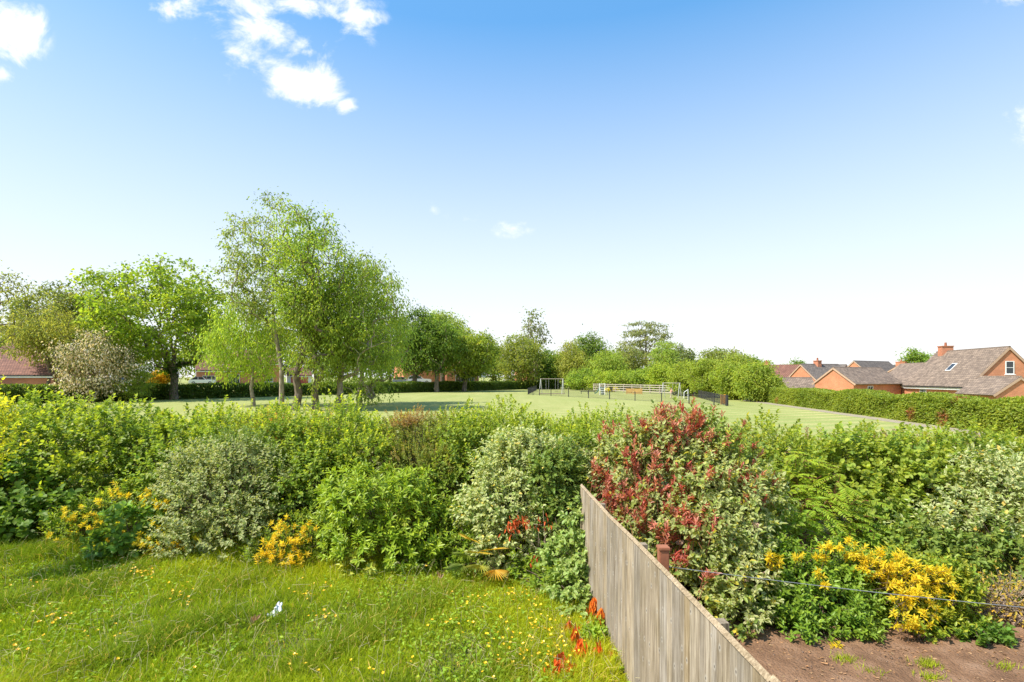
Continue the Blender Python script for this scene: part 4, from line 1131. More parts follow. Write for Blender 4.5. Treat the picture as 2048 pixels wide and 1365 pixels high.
# metal railing round the playground
def railing(label, pts, posts=True, zg=0.9, h=1.05, post_h=1.1):
    pts = [np.array([p[0], p[1], zg]) for p in pts]
    root = thing('metal_railing', label, 'railing', (pts[0] + pts[-1]) / 2, 'railing round the playground')
    a, b = pts[0], pts[-1]; L = np.linalg.norm(b - a); t = (b - a) / L
    m = MB(); m.tube([a + (0, 0, h - .06), b + (0, 0, h - .06)], .012, 6); m.build('rail', M['railing'], root); m = MB(); m.tube([a + (0, 0, .12), b + (0, 0, .12)], .012, 6); m.build('rail', M['railing'], root)
    n = int(L / .105); k = np.arange(1, n)[:, None] / n
    A = a + (b - a) * k + np.array([0, 0, .06]); B = a + (b - a) * k + np.array([0, 0, h])
    sticks('bars', A, B, .0065, .0065, M['railing'], root, n=4)
    for p in pts:
        m = MB(); m.box((p[0], p[1], zg + post_h / 2 - .05), (.075, .075, post_h + .1), math.atan2(t[1], t[0])); m.build('post', M['railing'], root)
f0 = G(1056, 790); f1 = G(1453.5, 812.5)
fp = [f0]
for (px, py) in ((1066, 790.5), (1079, 791), (1102, 792), (1137, 794), (1177, 797), (1219, 800), (1270, 803.5), (1323, 807), (1378, 810), (1428, 812)):
    r = (px - 1024) / F; dirv = f1 - f0
    s = (r * f0[1] - f0[0]) / (dirv[0] - r * dirv[1]); fp.append(f0 + dirv * s)
railing('long black railing along the near side of the playground', fp + [f1])
fb = np.array([26.8, 76.0, .9])
railing('dense looking black railing down the thicket side of the playground', [f1, f1 + (fb - f1) * .33, f1 + (fb - f1) * .66, fb])
fc = f0 + np.array([2.6, 26, 0])
railing('short looking black railing behind the first swing frame, running towards the clipped hedge', [f0 + (fc - f0) * .01, f0 + (fc - f0) * .33, f0 + (fc - f0) * .66, fc])
# timber post and rail fence
def rail_fence():
    a = np.array([16.6, 104.0, .9]); b = np.array([27.0, 82.0, .9]); L = np.linalg.norm(b - a); t = (b - a) / L; ang = math.atan2(t[1], t[0])
    root = thing('rail_fence', 'weathered pale post and rail timber fence behind the ochre play panels', 'fence', (a + b) / 2)
    n = 11
    for i in range(n):
        p = a + (b - a) * i / (n - 1); m = MB(); m.box(p + (0, 0, .72), (.12, .12, 1.6), ang); m.build('post', M['timberpale'], root)
    for h in (.3, .68, 1.06, 1.42):
        m = MB(); off_ = np.array([-t[1], t[0], 0]) * -0.08
        if off_[1] > 0: off_ = -off_
        m.box((a + b) / 2 + off_ + (0, 0, h), (L + .2, .045, .13), ang); m.build('rail', M['timberpale'], root)
rail_fence()
# small golden shrubs by the bin
for (px, py, lab) in ((1214, 785, 'small golden shrub between the slide and the bin'), (1230, 784, 'small golden shrub past the bin')):
    g_ = G(px, py)
    tree('golden_shrub', lab, 'shrub', px, g_[1], py - 9, 6, 30, 40, .2, .12, .06, (0.42, 0.40, 0.06), None, trunk_r=.03, bottom=.02, droop=.2)

# person beside the cradle swing
def person():
    g_ = G(1342, 797.5); x, y, z = g_[0], g_[1] , .9
    root = thing('person', 'child in a pink top and pale trousers reaching towards the black cradle swing seat', 'person', (x, y, z))
    S = 1.38 / 1.72
    def skinmesh(name, V, E, R, material, parent, sub=2, rootv=0):
        me = bpy.data.meshes.new(name)
        me.from_pydata([tuple(np.array(v) * S) for v in V], E, [])
        o = link(name, me, material, parent)
        md = o.modifiers.new('skin', 'SKIN'); md.use_smooth_shade = True
        sk = me.skin_vertices[0].data
        for i, r_ in enumerate(R):
            rr = r_ if isinstance(r_, tuple) else (r_, r_)
            sk[i].radius = (rr[0] * S, rr[1] * S)
        sk[rootv].use_root = True
        s_ = o.modifiers.new('sub', 'SUBSURF'); s_.levels = sub; s_.render_levels = sub
        return o
    # standing, turned to the right (+x), arms forward, one foot ahead
    V = [(0, 0, .93), (0.01, 0, 1.12), (0.03, 0, 1.32), (0.05, 0, 1.46), (0.07, 0, 1.56), (0.085, 0, 1.66), (0.085, 0, 1.70),
         (0.05, .17, 1.40), (0.20, .20, 1.18), (0.42, .17, 1.12), (0.50, .16, 1.12),
         (0.05, -.17, 1.40), (0.20, -.20, 1.18), (0.42, -.17, 1.14), (0.50, -.16, 1.14),
         (0.02, .10, .88), (0.08, .10, .50), (0.02, .10, .09), (0.15, .10, .04),
         (-.02, -.10, .88), (-.06, -.10, .50), (-.16, -.10, .10), (-.03, -.10, .04)]
    E = [(0, 1), (1, 2), (2, 3), (3, 4), (4, 5), (5, 6), (2, 7), (7, 8), (8, 9), (9, 10), (2, 11), (11, 12), (12, 13), (13, 14), (0, 15), (15, 16), (16, 17), (17, 18), (0, 19), (19, 20), (20, 21), (21, 22)]
    R = [(.13, .11), (.12, .10), (.13, .11), .06, .085, .095, .07, .06, .042, .032, .03, .06, .042, .032, .03, .085, .055, .04, .035, .085, .055, .04, .035]
    skinmesh('body', V, E, R, M['skin'], root)
    Vt = V[0:4] + [V[7], (0.19, .20, 1.2), V[11], (0.19, -.20, 1.2)]
    skinmesh('top', Vt, [(0, 1), (1, 2), (2, 3), (2, 4), (4, 5), (2, 6), (6, 7)], [(.16, .14), (.145, .125), (.155, .13), .065, .075, .058, .075, .058], M['pink'], root)
    skinmesh('trousers', [V[0], V[15], V[16], V[17], V[19], V[20], V[21]], [(0, 1), (1, 2), (2, 3), (0, 4), (4, 5), (5, 6)], [(.15, .13), .1, .07, .058, .1, .07, .058], M['beige'], root)
    skinmesh('hair', [(0.05, 0, 1.69), (0.03, 0, 1.62), (0.0, 0, 1.5), (-.02, 0, 1.38)], [(0, 1), (1, 2), (2, 3)], [.095, .10, .07, .04], M['hair'], root)
    for s in (-1, 1):
        base = np.array([0.50, .16 * s, 1.12 if s > 0 else 1.14])
        for k, ln in enumerate((.07, .08, .075, .06)):
            p = base + np.array([.03, (k - 1.5) * .018, 0]); m = MB(); m.tube([np.array([x, y, z]) + p * S, np.array([x, y, z]) + (p + np.array([ln * .6, 0, -.005])) * S, np.array([x, y, z]) + (p + np.array([ln, 0, -.03])) * S], [.009, .008, .006], 6); m.build('finger', M['skin'], root, smooth=True)
        p = base + np.array([-.02, -.03 * s, .01]); m = MB(); m.tube([np.array([x, y, z]) + p * S, np.array([x, y, z]) + (p + np.array([.05, -.03 * s, .02])) * S], [.01, .007], 6); m.build('thumb', M['skin'], root, smooth=True)
    hb = MB(); m = hb
    m = MB(); m.tube([np.array([x, y, z]) + np.array(q) * S for q in ((.17, 0, 1.655), (.20, 0, 1.63), (.175, 0, 1.62))], [.01, .017, .012], 8); m.build('nose', M['skin'], root, smooth=True)
    for s in (-1, 1):
        m = MB(); m.tube([np.array([x, y, z]) + np.array(q) * S for q in ((.165, .035 * s, 1.665), (.18, .035 * s, 1.665))], [.014, .01], 8); m.build('eye', M['black'], root, smooth=True)
        m = MB(); m.tube([np.array([x, y, z]) + np.array(q) * S for q in ((.085, .088 * s, 1.67), (.08, .105 * s, 1.65), (.085, .09 * s, 1.63))], [.012, .018, .01], 8); m.build('ear', M['skin'], root, smooth=True)
    m = MB(); m.tube([np.array([x, y, z]) + np.array(q) * S for q in ((.168, -.025, 1.60), (.178, 0, 1.598), (.168, .025, 1.60))], [.006, .009, .006], 6); m.build('mouth', M['reddoor'], root, smooth=True)
M['skin'] = plain('skin', (0.55, 0.33, 0.24), 0.55, var=0.04); M['pink'] = plain('pink_cotton', (0.72, 0.36, 0.32), 0.85, var=0.06)
M['beige'] = plain('pale_cotton', (0.62, 0.50, 0.40), 0.85, var=0.06); M['hair'] = plain('fair_hair', (0.32, 0.2, 0.1), 0.6, var=0.2, scale=30)
person()
# trees of the gardens behind the houses
for q in [(18, 105, 650, 60, MG, 'dull tree behind the long brick garage'), (250, 120, 640, 55, DG, 'dark tree behind the hawthorn and the maple'), (420, 140, 640, 60, MG, 'round tree behind the house with the white bay window'),
          (560, 150, 655, 70, DG, 'dark tree behind the slim grey trunk of the clump'), (680, 155, 665, 60, MG, 'green tree behind the leaning pale barked trunk'), (780, 150, 668, 45, DG, 'dark tree behind the dark leaved roadside tree'),
          (985, 165, 690, 50, MG, 'green tree behind the round headed roadside tree'), (1110, 170, 705, 40, DG, 'dark low tree behind the flat seat swings'), (1230, 175, 705, 45, MG, 'low tree behind the fresh green willow')]:
    tree('garden_tree', q[5], 'tree', q[0], q[1], q[2], q[3], 130, 40, 1.7, 0.6, 0.28, q[4], OL, trunk_r=0.35, bottom=0.04, droop=0.4, group='trees behind the houses')
# ------------------------------------------------------------------ garden fence
def fmat():
    m, nt, b, out = mat('weathered_fence_board'); N = nt.nodes.new; Lk = nt.links.new
    g = N('ShaderNodeNewGeometry'); a = N('ShaderNodeAttribute'); a.attribute_name = 'Col'
    mp = N('ShaderNodeMapping'); mp.inputs['Scale'].default_value = (1, 1, 0.035); Lk(g.outputs['Position'], mp.inputs[0])
    n1 = N('ShaderNodeTexNoise'); n1.inputs['Scale'].default_value = 55; n1.inputs['Detail'].default_value = 7; n1.inputs['Roughness'].default_value = 0.7; Lk(mp.outputs[0], n1.inputs['Vector'])
    n2 = N('ShaderNodeTexNoise'); n2.inputs['Scale'].default_value = 2.2; n2.inputs['Detail'].default_value = 6; Lk(g.outputs['Position'], n2.inputs['Vector'])
    cr = N('ShaderNodeValToRGB'); cr.color_ramp.elements[0].position = .34; cr.color_ramp.elements[1].position = .66
    cr.color_ramp.elements[0].color = (0.165, 0.13, 0.095, 1); cr.color_ramp.elements[1].color = (0.46, 0.40, 0.335, 1); Lk(n1.outputs['Fac'], cr.inputs[0])
    mx = N('ShaderNodeMixRGB'); mx.blend_type = 'MULTIPLY'; mx.inputs[0].default_value = 1; Lk(cr.outputs[0], mx.inputs[1]); Lk(a.outputs['Color'], mx.inputs[2])
    # stains in soft patches
    mr = N('ShaderNodeMapRange'); mr.inputs[1].default_value = .4; mr.inputs[2].default_value = .7; mr.inputs[3].default_value = 0; mr.inputs[4].default_value = .55; Lk(n2.outputs['Fac'], mr.inputs[0])
    m2 = N('ShaderNodeMixRGB'); m2.blend_type = 'MULTIPLY'; m2.inputs[2].default_value = (0.62, 0.60, 0.50, 1); Lk(mr.outputs[0], m2.inputs[0]); Lk(mx.outputs[0], m2.inputs[1])
    # knots
    vo = N('ShaderNodeTexVoronoi'); vo.voronoi_dimensions = '2D'; vo.inputs['Scale'].default_value = 2.6; sx = N('ShaderNodeSeparateXYZ'); Lk(g.outputs['Position'], sx.inputs[0]); m5 = N('ShaderNodeMath'); m5.operation = 'MULTIPLY'; m5.inputs[1].default_value = 2.0; Lk(sx.outputs['Y'], m5.inputs[0]); cx_ = N('ShaderNodeCombineXYZ'); Lk(m5.outputs[0], cx_.inputs[0]); Lk(sx.outputs['Z'], cx_.inputs[1]); Lk(cx_.outputs[0], vo.inputs['Vector'])
    k = N('ShaderNodeMapRange'); k.inputs[1].default_value = .02; k.inputs[2].default_value = .045; k.inputs[3].default_value = .85; k.inputs[4].default_value = 0; Lk(vo.outputs['Distance'], k.inputs[0])
    k2 = N('ShaderNodeMapRange'); k2.inputs[1].default_value = .05; k2.inputs[2].default_value = .10; k2.inputs[3].default_value = .5; k2.inputs[4].default_value = 0; Lk(vo.outputs['Distance'], k2.inputs[0])
    m4 = N('ShaderNodeMixRGB'); m4.inputs[2].default_value = (0.42, 0.385, 0.34, 1); Lk(k2.outputs[0], m4.inputs[0]); Lk(m2.outputs[0], m4.inputs[1])
    m3 = N('ShaderNodeMixRGB'); m3.inputs[2].default_value = (0.085, 0.065, 0.05, 1); Lk(k.outputs[0], m3.inputs[0]); Lk(m4.outputs[0], m3.inputs[1])
    Lk(m3.outputs[0], b.inputs['Base Color']); b.inputs['Roughness'].default_value = .9; b.inputs['Specular IOR Level'].default_value = .15
    bp = N('ShaderNodeBump'); bp.inputs['Strength'].default_value = .5; bp.inputs['Distance'].default_value = .006; Lk(n1.outputs['Fac'], bp.inputs['Height']); Lk(bp.outputs[0], b.inputs['Normal'])
    return m
M['fence'] = fmat()
def fence_x(y): return 1.19 + 0.075 * (8.78 - y)
def garden_fence():
    rng = nrng()
    y0, y1 = 1.4, 8.78
    root = thing('board_fence', 'weathered grey close board timber fence running away between the lawn and the soil bed', 'fence', (fence_x(5), 5, 0))
    m = MB(); n = int((y1 - y0) / 0.098)
    ang = math.atan2(1, -0.075)
    for i in range(n):
        y = y0 + (i + .5) * (y1 - y0) / n
        t = 0.018; tl = rng.normal() * 0.004
        v = 0.74 + 0.32 * rng.random(); w_ = .08 + rng.normal() * .05
        m.cur = (v * (1 + w_ * .5), v, v * (1 - w_))
        m.box((fence_x(y) + (0.008 if i % 2 else 0) + rng.normal() * .003, y, 0.93 + tl), (0.112, t, 1.74 + rng.normal() * .008), ang + 0.16)
    m.build('boards', M['fence'], root, col=True)
    a = np.array([fence_x(y0) + .004, y0, 1.83]); b = np.array([fence_x(y1) + .004, y1, 1.83])
    cuts = [0, .24, .49, .74, 1]
    for i in range(4):
        m = MB(); m.cur = (1.0, .9, .72); p = a + (b - a) * cuts[i]; q = a + (b - a) * cuts[i + 1]; dz = rng.normal() * .009; tl = rng.normal() * .006
        m.tube([p + (0, 0, dz - tl), (p + q) / 2 + (rng.normal() * .004, 0, dz + .004), q - (b - a) * .0006 + (0, 0, dz + tl)], .031, 4); m.build('capping', M['fence'], root, col=True)
    m = MB(); m.cur = (.9, .88, .85); m.box((a + b) / 2 * np.array([1, 1, 0]) + (0, 0, .03), (np.linalg.norm(b - a), .04, .2), math.atan2(b[1] - a[1], b[0] - a[0])); m.build('gravel_board', M['fence'], root, col=True)
    for h in (.45, 1.0, 1.55):
        m = MB(); m.cur = (.9, .85, .75); m.box((a + b) / 2 * np.array([1, 1, 0]) + (.055, 0, h), (np.linalg.norm(b - a), .05, .075), math.atan2(b[1] - a[1], b[0] - a[0])); m.build('rail', M['fence'], root, col=True)
    for y in (2.2, 4.1, 6.0, 7.9):
        m = MB(); m.cur = (.85, .8, .7); m.box((fence_x(y) + .13, y, .85), (.095, .095, 1.8), ang); m.build('post', M['fence'], root, col=True)
garden_fence()
p_ = at(1309, 1098, 5.28)
fp_ = thing('timber_post', 'red brown timber post top showing behind the fence, carrying the wire', 'post', (p_[0] + .09, 5.28, 0))
mb = MB(); mb.box((p_[0] + .09, 5.28, p_[2] / 2), (.1, .1, p_[2])); mb.build('shaft', M['rusttimber'], fp_, bevel=.008)
mb = MB(); mb.box((p_[0] + .09, 5.28, p_[2] + .012), (.12, .12, .03)); mb.build('cap', M['rusttimber'], fp_, bevel=.006)
w0 = np.array([p_[0] + .14, 5.3, 1.74]); w1 = np.array([6.2, 3.9, 1.76])
wr = thing('garden_wire', 'thin galvanised wire stretched from the red brown post across the soil bed', 'wire', w0)
mb = MB(); mb.tube([w0 + (w1 - w0) * t - np.array([0, 0, .05 * math.sin(math.pi * t)]) for t in np.linspace(0, 1, 14)], .003, 6); mb.build('strand', M['wire'], wr)
mb = MB(); mb.tube([w0 + (-.05, 0, 0), w0 + (.03, -.004, 0)], .009, 8); mb.build('eye_bolt', M['wire'], wr)

# ------------------------------------------------------------------ wild hedge at the end of the gardens
FRESH = (0.235, 0.30, 0.035); HB_ = (0.125, 0.195, 0.028); HD_ = (0.085, 0.15, 0.024); RED_ = (0.33, 0.18, 0.06)
def hedge_row(px0, px1, step, tops, d, ztb=0.35, rpx=62, ry=1.3, front=None):
    sp = []
    n = int((px1 - px0) / step)
    for i in range(n + 1):
        px = px0 + (px1 - px0) * i / n
        t = np.interp(px, *zip(*tops)) + 20; dd = d + 0.4 * math.sin(i * 2.1)
        zt = EYE - (t - HOR) / F * dd; zc = max(ztb, 0.35) + (zt - 0.3) * 0.5; rz = (zt - zc)
        py = HOR + (EYE - zc) / dd * F
        sp.append((px, py, dd, rpx, rz * F / dd, ry))
    return sp + (front or [])
def whips(nw, px0, px1, d0, d1, tops, hgt, colr, sl=0.5):
    """upright young shoots standing out of the top of a hedge"""
    def fn(rng, root, lobes, lv, P, D):
        c = lobes
        px = rng.uniform(px0, px1, nw); dd = rng.uniform(d0, d1, nw)
        t = np.interp(px, *zip(*tops)) + 36
        B = np.stack([(px - 1024) / F * dd, dd, EYE - (t - HOR) / F * dd - 0.1], 1)
        Dr = nrm(np.stack([rng.normal(size=nw) * .16, rng.normal(size=nw) * .16, np.ones(nw)], 1))
        pos, LD, LN, L, W, h = shoots(rng, B, Dr, 12, hgt, .075, .05, 1.1, .2)
        lv.add(pos, LD, LN, L * (1.1 - .6 * h), W * (1.1 - .6 * h), vary(rng, h.shape, colr, .12, .2))
        hh = hgt * 0.95
        sticks('young_sprays', B - Dr * .2, B + Dr * hh, .006, .002, M['twig'], root)
    return fn

T1 = [(-300, 775), (0, 790), (150, 786), (260, 800), (330, 808), (450, 806)]
plant('mixed_hedge', 'tallest stretch of pale green mixed hedge with upright young shoots, behind the hazel leaved bush', 'hedge',
      hedge_row(-260, 400, 66, T1, 14.6, ry=1.5, front=[(-120, 900, 12.6, 90, 70, .9), (-20, 905, 12.5, 90, 75, .9), (80, 915, 12.4, 90, 70, .9), (180, 920, 12.5, 85, 75, .9), (280, 910, 12.6, 85, 70, .9), (370, 890, 12.9, 80, 60, .9), (230, 1000, 12.0, 80, 60, .6), (120, 1010, 12.0, 80, 60, .6)]),
      3200, 12, .34, .105, .075, green(HB_, FRESH, .85, patch=(0.10, 0.165, 0.03), pf=1.2), bump=.26, bf=3.0, up=.75, extra=whips(60, -200, 440, 13.6, 15.6, T1, .5, FRESH))
T2 = [(400, 800), (470, 812), (560, 818), (640, 822), (740, 816), (800, 828), (870, 838), (930, 826)]
plant('hawthorn_hedge', 'yellow green small leaved hedge below the tree trunks, its middle stretch flushed red', 'hedge',
      hedge_row(430, 900, 58, T2, 14.2, rpx=60, ry=1.4, front=[(470, 880, 12.8, 70, 60, .8), (600, 880, 12.7, 75, 60, .8), (690, 890, 12.4, 70, 70, .8), (620, 950, 11.9, 80, 70, .7), (560, 970, 11.8, 60, 60, .6), (720, 930, 12.0, 75, 60, .7)]),
      4200, 13, .28, .066, .048, green((0.13, 0.21, 0.026), (0.28, 0.34, 0.035), .95, patch=(0.26, 0.17, 0.06), pf=0.9, pt=.45), bump=.22, bf=3.6, up=.8, extra=whips(45, 400, 930, 13.4, 15.2, T2, .3, (0.3, 0.35, 0.05)))
plant('berberis_shrub', 'dull shrub with small bronze red leaves just behind the leathery leaved evergreen', 'shrub',
      [(850, 880, 12.4, 60, 45, .6), (830, 950, 11.6, 60, 60, .55), (880, 970, 11.5, 50, 60, .5), (800, 890, 12.6, 50, 40, .5)], 1500, 14, .22, .042, .026,
      green((0.12, 0.17, 0.03), (0.2, 0.17, 0.05), .7, patch=(0.2, 0.135, 0.06), pf=2.2, pt=.3), bump=.25)
T3 = [(860, 822), (960, 812), (1040, 822), (1130, 828), (1230, 818), (1300, 830)]
plant('privet_hedge', 'light green loose hedge between the red flushed hedge and the photinia', 'hedge',
      hedge_row(890, 1290, 56, T3, 13.6, rpx=58, ry=1.3, front=[(920, 900, 12.3, 60, 60, .7), (1010, 900, 12.2, 70, 60, .7), (1120, 905, 12.0, 70, 60, .7), (1180, 920, 11.5, 50, 60, .6)]),
      3300, 13, .3, .066, .046, green((0.14, 0.21, 0.028), (0.27, 0.33, 0.04), .9), bump=.24, bf=3.4, up=.85, extra=whips(75, 880, 1290, 12.9, 14.6, T3, .42, (0.27, 0.33, 0.05)))
T4 = [(1400, 850), (1480, 852), (1560, 848), (1640, 868), (1760, 872), (1880, 874), (1960, 862), (2050, 858), (2300, 850)]
plant('mixed_hedge', 'lower wild hedge between the photinia and the picture edge, in front of the gravel path', 'hedge',
      hedge_row(1440, 2260, 66, T4, 12.4, rpx=66, ry=1.3, front=[(1480, 940, 11.3, 60, 60, .7), (1580, 935, 11.2, 80, 60, .7), (1680, 940, 11.1, 80, 60, .7), (1790, 945, 11.0, 80, 60, .7), (1900, 940, 11.0, 80, 60, .7), (2020, 940, 11.0, 90, 70, .7)]),
      3600, 12, .3, .08, .058, green((0.14, 0.205, 0.03), (0.26, 0.31, 0.045), .85, patch=(0.16, 0.2, 0.04), pf=1.3), bump=.26, bf=3.2, up=.8, extra=whips(75, 1420, 2080, 11.8, 13.3, T4, .36, (0.26, 0.31, 0.05)))
def seed_stalks(label, px0, px1, n, d, top):
    rng = nrng(); c = at((px0 + px1) / 2, 900, d)
    root = thing('dock_plant', label, 'plant', (c[0], c[1], float(gz(c[0], c[1]))), 'dried dock plants in the hedge')
    px = rng.uniform(px0, px1, n); dd = d + rng.normal(size=n) * .3; tp = top + rng.random(n) * 32
    Tp = np.stack([(px - 1024) / F * dd, dd, EYE - (tp - HOR) / F * dd], 1)
    B = Tp.copy(); B[:, 2] -= 1.1; B[:, 0] += rng.normal(size=n) * .08
    sticks('stalks', B, Tp, .006, .003, M['paletwig'], root)
    lv = Leaves(); k = 46; t = rng.random((n, k)); pos = Tp[:, None] * (1 - t[..., None] * .4) + B[:, None] * (t[..., None] * .4)
    pos = pos + rng.normal(size=pos.shape) * np.array([.022, .022, .01])
    lv.add(pos, nrm(rng.normal(size=pos.shape) + np.array([0, 0, .6])), nrm(rng.normal(size=pos.shape)), .03, .024, vary(rng, (n, k), (0.34, 0.19, 0.10), .12, .3))
    lv.build('dry_sprays', M['dry'], root, six=False)
seed_stalks('clump of tall brown dried dock stalks in the hedge next to the gravel path', 1745, 1860, 40, 11.6, 856)
seed_stalks('thinner clump of pinkish brown dock stalks further along the hedge from the photinia', 1860, 1960, 22, 11.6, 868)
seed_stalks('sparse brown stalks sticking out of the hedge close to the photinia', 1590, 1740, 14, 11.8, 852)
# ------------------------------------------------------------------ shrubs in front of the hedge
plant('hazel_bush', 'dark shaded bush with round hazel like leaves at the lawn edge', 'bush',
      [(-60, 990, 11.9, 100, 90, .7), (40, 1010, 11.7, 80, 80, .6), (90, 1060, 11.4, 60, 50, .5), (0, 1070, 11.4, 90, 50, .5), (-140, 1050, 11.4, 90, 80, .6)], 620, 9, .4, .12, .10,
      green((0.085, 0.16, 0.026), (0.14, 0.23, 0.035), .5), bump=.25, ends=.46, up=.5, spread=1.15, droop=.35)
def flush(cents, colr, shoots_n, r, k=14, SL=.09, LL=.075, LW=.024, part='yellow_shoots'):
    """tufts of coloured young leaves at given places on the shrub"""
    def fn(rng, root, lobes, lv, P, D):
        ly = Leaves(); Ps = []
        for (px, py, d, rp, nn) in cents:
            nn = max(3, int(nn * .52)); c = at(px, py, d); R = rp * 1.25 * d / F
            u = rng.normal(size=(nn, 3)); u = nrm(u) * (rng.random((nn, 1)) ** .4)
            u[:, 1] = -np.abs(u[:, 1]) * .8
            Ps.append(c + u * R)
        Pq = np.concatenate(Ps); Dq = nrm(np.array([0, -.45, .75]) + rng.normal(size=Pq.shape) * .35)
        pos, LD, LN, L, W, h = shoots(rng, Pq, Dq, k, SL, LL, LW, 1.15, .12)
        ly.add(pos, LD, LN, L, W, vary(rng, h.shape, colr, .07, .16))
        ly.build(part, M['leaf'], root)
        sticks('tuft_sprays', Pq - Dq * .25, Pq + Dq * SL, .005, .003, M['twig'], root)
    return fn
YEL = (0.40, 0.355, 0.024)
plant('choisya_shrub', 'loose golden choisya with scattered yellow tufts beside the hazel leaved bush', 'shrub',
      [(200, 1060, 11.2, 75, 60, .5), (160, 1085, 11.0, 50, 45, .4), (250, 1020, 11.5, 60, 45, .5), (330, 1085, 10.7, 55, 50, .4)], 560, 10, .22, .07, .03, green((0.12, 0.20, 0.026), (0.24, 0.28, 0.03), .5),
      extra=flush([(240, 980, 11.1, 18, 14), (200, 1030, 10.9, 30, 26), (150, 1035, 10.9, 22, 16), (225, 1060, 10.8, 30, 24), (260, 1010, 10.9, 24, 16), (320, 1010, 10.7, 22, 20), (300, 1045, 10.6, 20, 14), (125, 1080, 10.8, 18, 14), (195, 1080, 10.7, 26, 16), (325, 1085, 10.3, 40, 40), (370, 1095, 10.2, 24, 24), (290, 1100, 10.3, 24, 14), (160, 1070, 10.8, 16, 8), (310, 980, 10.9, 16, 8)], YEL, 0, 0))
plant('hydrangea_plant', 'green plant with large oval leaves in the middle of the loose golden choisya', 'plant',
      [(255, 1065, 10.5, 42, 40, .3), (230, 1100, 10.4, 40, 24, .25), (290, 1040, 10.7, 30, 25, .25)], 95, 8, .22, .15, .095, green((0.13, 0.23, 0.05), None), ends=.44, stems=.5, bump=.1)
plant('variegated_shrub', 'large mounded shrub with grey cream edged leaves on the lawn side, between yellow tufts', 'shrub',
      [(430, 1000, 11.0, 95, 90, .8), (500, 950, 11.4, 70, 65, .7), (480, 900, 11.9, 60, 40, .5), (400, 940, 11.4, 60, 50, .5), (470, 1080, 10.5, 85, 50, .5), (390, 1080, 10.5, 55, 50, .45), (540, 1000, 11.1, 45, 50, .5)],
      1750, 10, .26, .075, .042, variegated((0.12, 0.18, 0.045), (0.42, 0.43, 0.24)), material='varieg', bump=.26, droop=.4, up=.5, bf=4.0)
plant('choisya_shrub', 'small golden choisya crowded with orange yellow tufts next to the grey mounded shrub', 'shrub',
      [(570, 1095, 10.3, 60, 45, .4), (610, 1070, 10.5, 45, 45, .4), (530, 1115, 10.1, 40, 30, .3), (640, 1110, 10.3, 35, 40, .3)], 330, 10, .2, .07, .03, green((0.12, 0.20, 0.026), (0.24, 0.26, 0.03), .5),
      extra=flush([(570, 1075, 9.9, 28, 34), (615, 1068, 10.0, 20, 20), (580, 1108, 9.8, 34, 44), (530, 1118, 9.7, 30, 30), (595, 1128, 9.7, 24, 20), (560, 1045, 10.2, 16, 7)], (0.41, 0.345, 0.022), 0, 0))
plant('evergreen_shrub', 'bright green shrub with whorls of glossy leathery leaves at the back of the lawn', 'shrub',
      [(745, 1050, 10.2, 100, 85, .8), (820, 1040, 10.3, 60, 80, .6), (690, 1040, 10.4, 55, 65, .6), (760, 1110, 9.7, 90, 45, .5), (840, 1090, 9.9, 45, 50, .4), (730, 985, 10.8, 70, 50, .6), (820, 985, 10.9, 50, 40, .5)],
      860, 12, .17, .125, .038, green((0.20, 0.30, 0.022), (0.30, 0.38, 0.03), .6, patch=(0.34, 0.36, 0.06), pf=2.2, pt=.5, hue=.08), material='gloss', bump=.16, spread=1.2, droop=.2, up=.7, fold=.1, ends=.42)
def twigs_and_dead(rng, root, lobes, lv, P, D):
    A = []; B = []
    for _ in range(130):
        px, py = rng.normal(1085, 34), rng.normal(1100, 36); d = rng.uniform(9.0, 9.5)
        a = at(px, py, d); b = a + np.array([rng.normal() * .16, rng.normal() * .08, rng.normal() * .22]); A.append(a); B.append(b)
    sticks('bare_sprays', np.array(A), np.array(B), .006, .003, M['paletwig'], root)
    ld = Leaves()
    for (px, py, n) in ((1030, 1045, 34), (1018, 1058, 22), (1052, 1042, 14), (1085, 1045, 14), (1070, 1120, 9)):
        c = at(px, py, 8.95); p = c + rng.normal(size=(n, 3)) * np.array([.07, .05, .07])
        ld.add(p, nrm(np.array([0, -.3, -.9]) + rng.normal(size=(n, 3)) * .4), nrm(np.array([0, -1, .3]) + rng.normal(size=(n, 3)) * .4), .09, .026, vary(rng, (n,), (0.55, 0.11, 0.035), .14, .35))
    ld.build('dead_leaves', M['dry'], root)
plant('variegated_shrub', 'pale cream and green leaved shrub with a twiggy hollow at the fence end', 'shrub',
      [(1050, 960, 10.3, 100, 62, .6), (985, 1010, 10.0, 50, 70, .5), (1030, 1010, 9.8, 80, 50, .45), (1100, 975, 10.0, 62, 60, .5), (1010, 1090, 9.6, 60, 60, .4), (1130, 1040, 9.5, 45, 55, .35), (1040, 915, 10.8, 70, 34, .5), (1115, 930, 10.4, 45, 45, .45)],
      2200, 10, .25, .082, .044, variegated((0.16, 0.24, 0.06), (0.52, 0.53, 0.32), (0.55, 0.45, 0.12), .02), material='varieg', bump=.2, droop=.5, up=.45, extra=twigs_and_dead)
plant('ivy_climber', 'variegated climber spilling down the lawn face of the fence to the grass', 'climber',
      [(1165, 1060, 8.75, 24, 55, .18), (1160, 1120, 8.5, 32, 40, .2), (1150, 1175, 8.3, 40, 40, .22), (1165, 1215, 8.0, 30, 26, .2), (1120, 1130, 8.9, 30, 50, .2)], 420, 9, .2, .085, .05,
      variegated((0.15, 0.25, 0.05), (0.33, 0.39, 0.16)), material='varieg', bump=.15, droop=.5, up=.1, ends=.44)
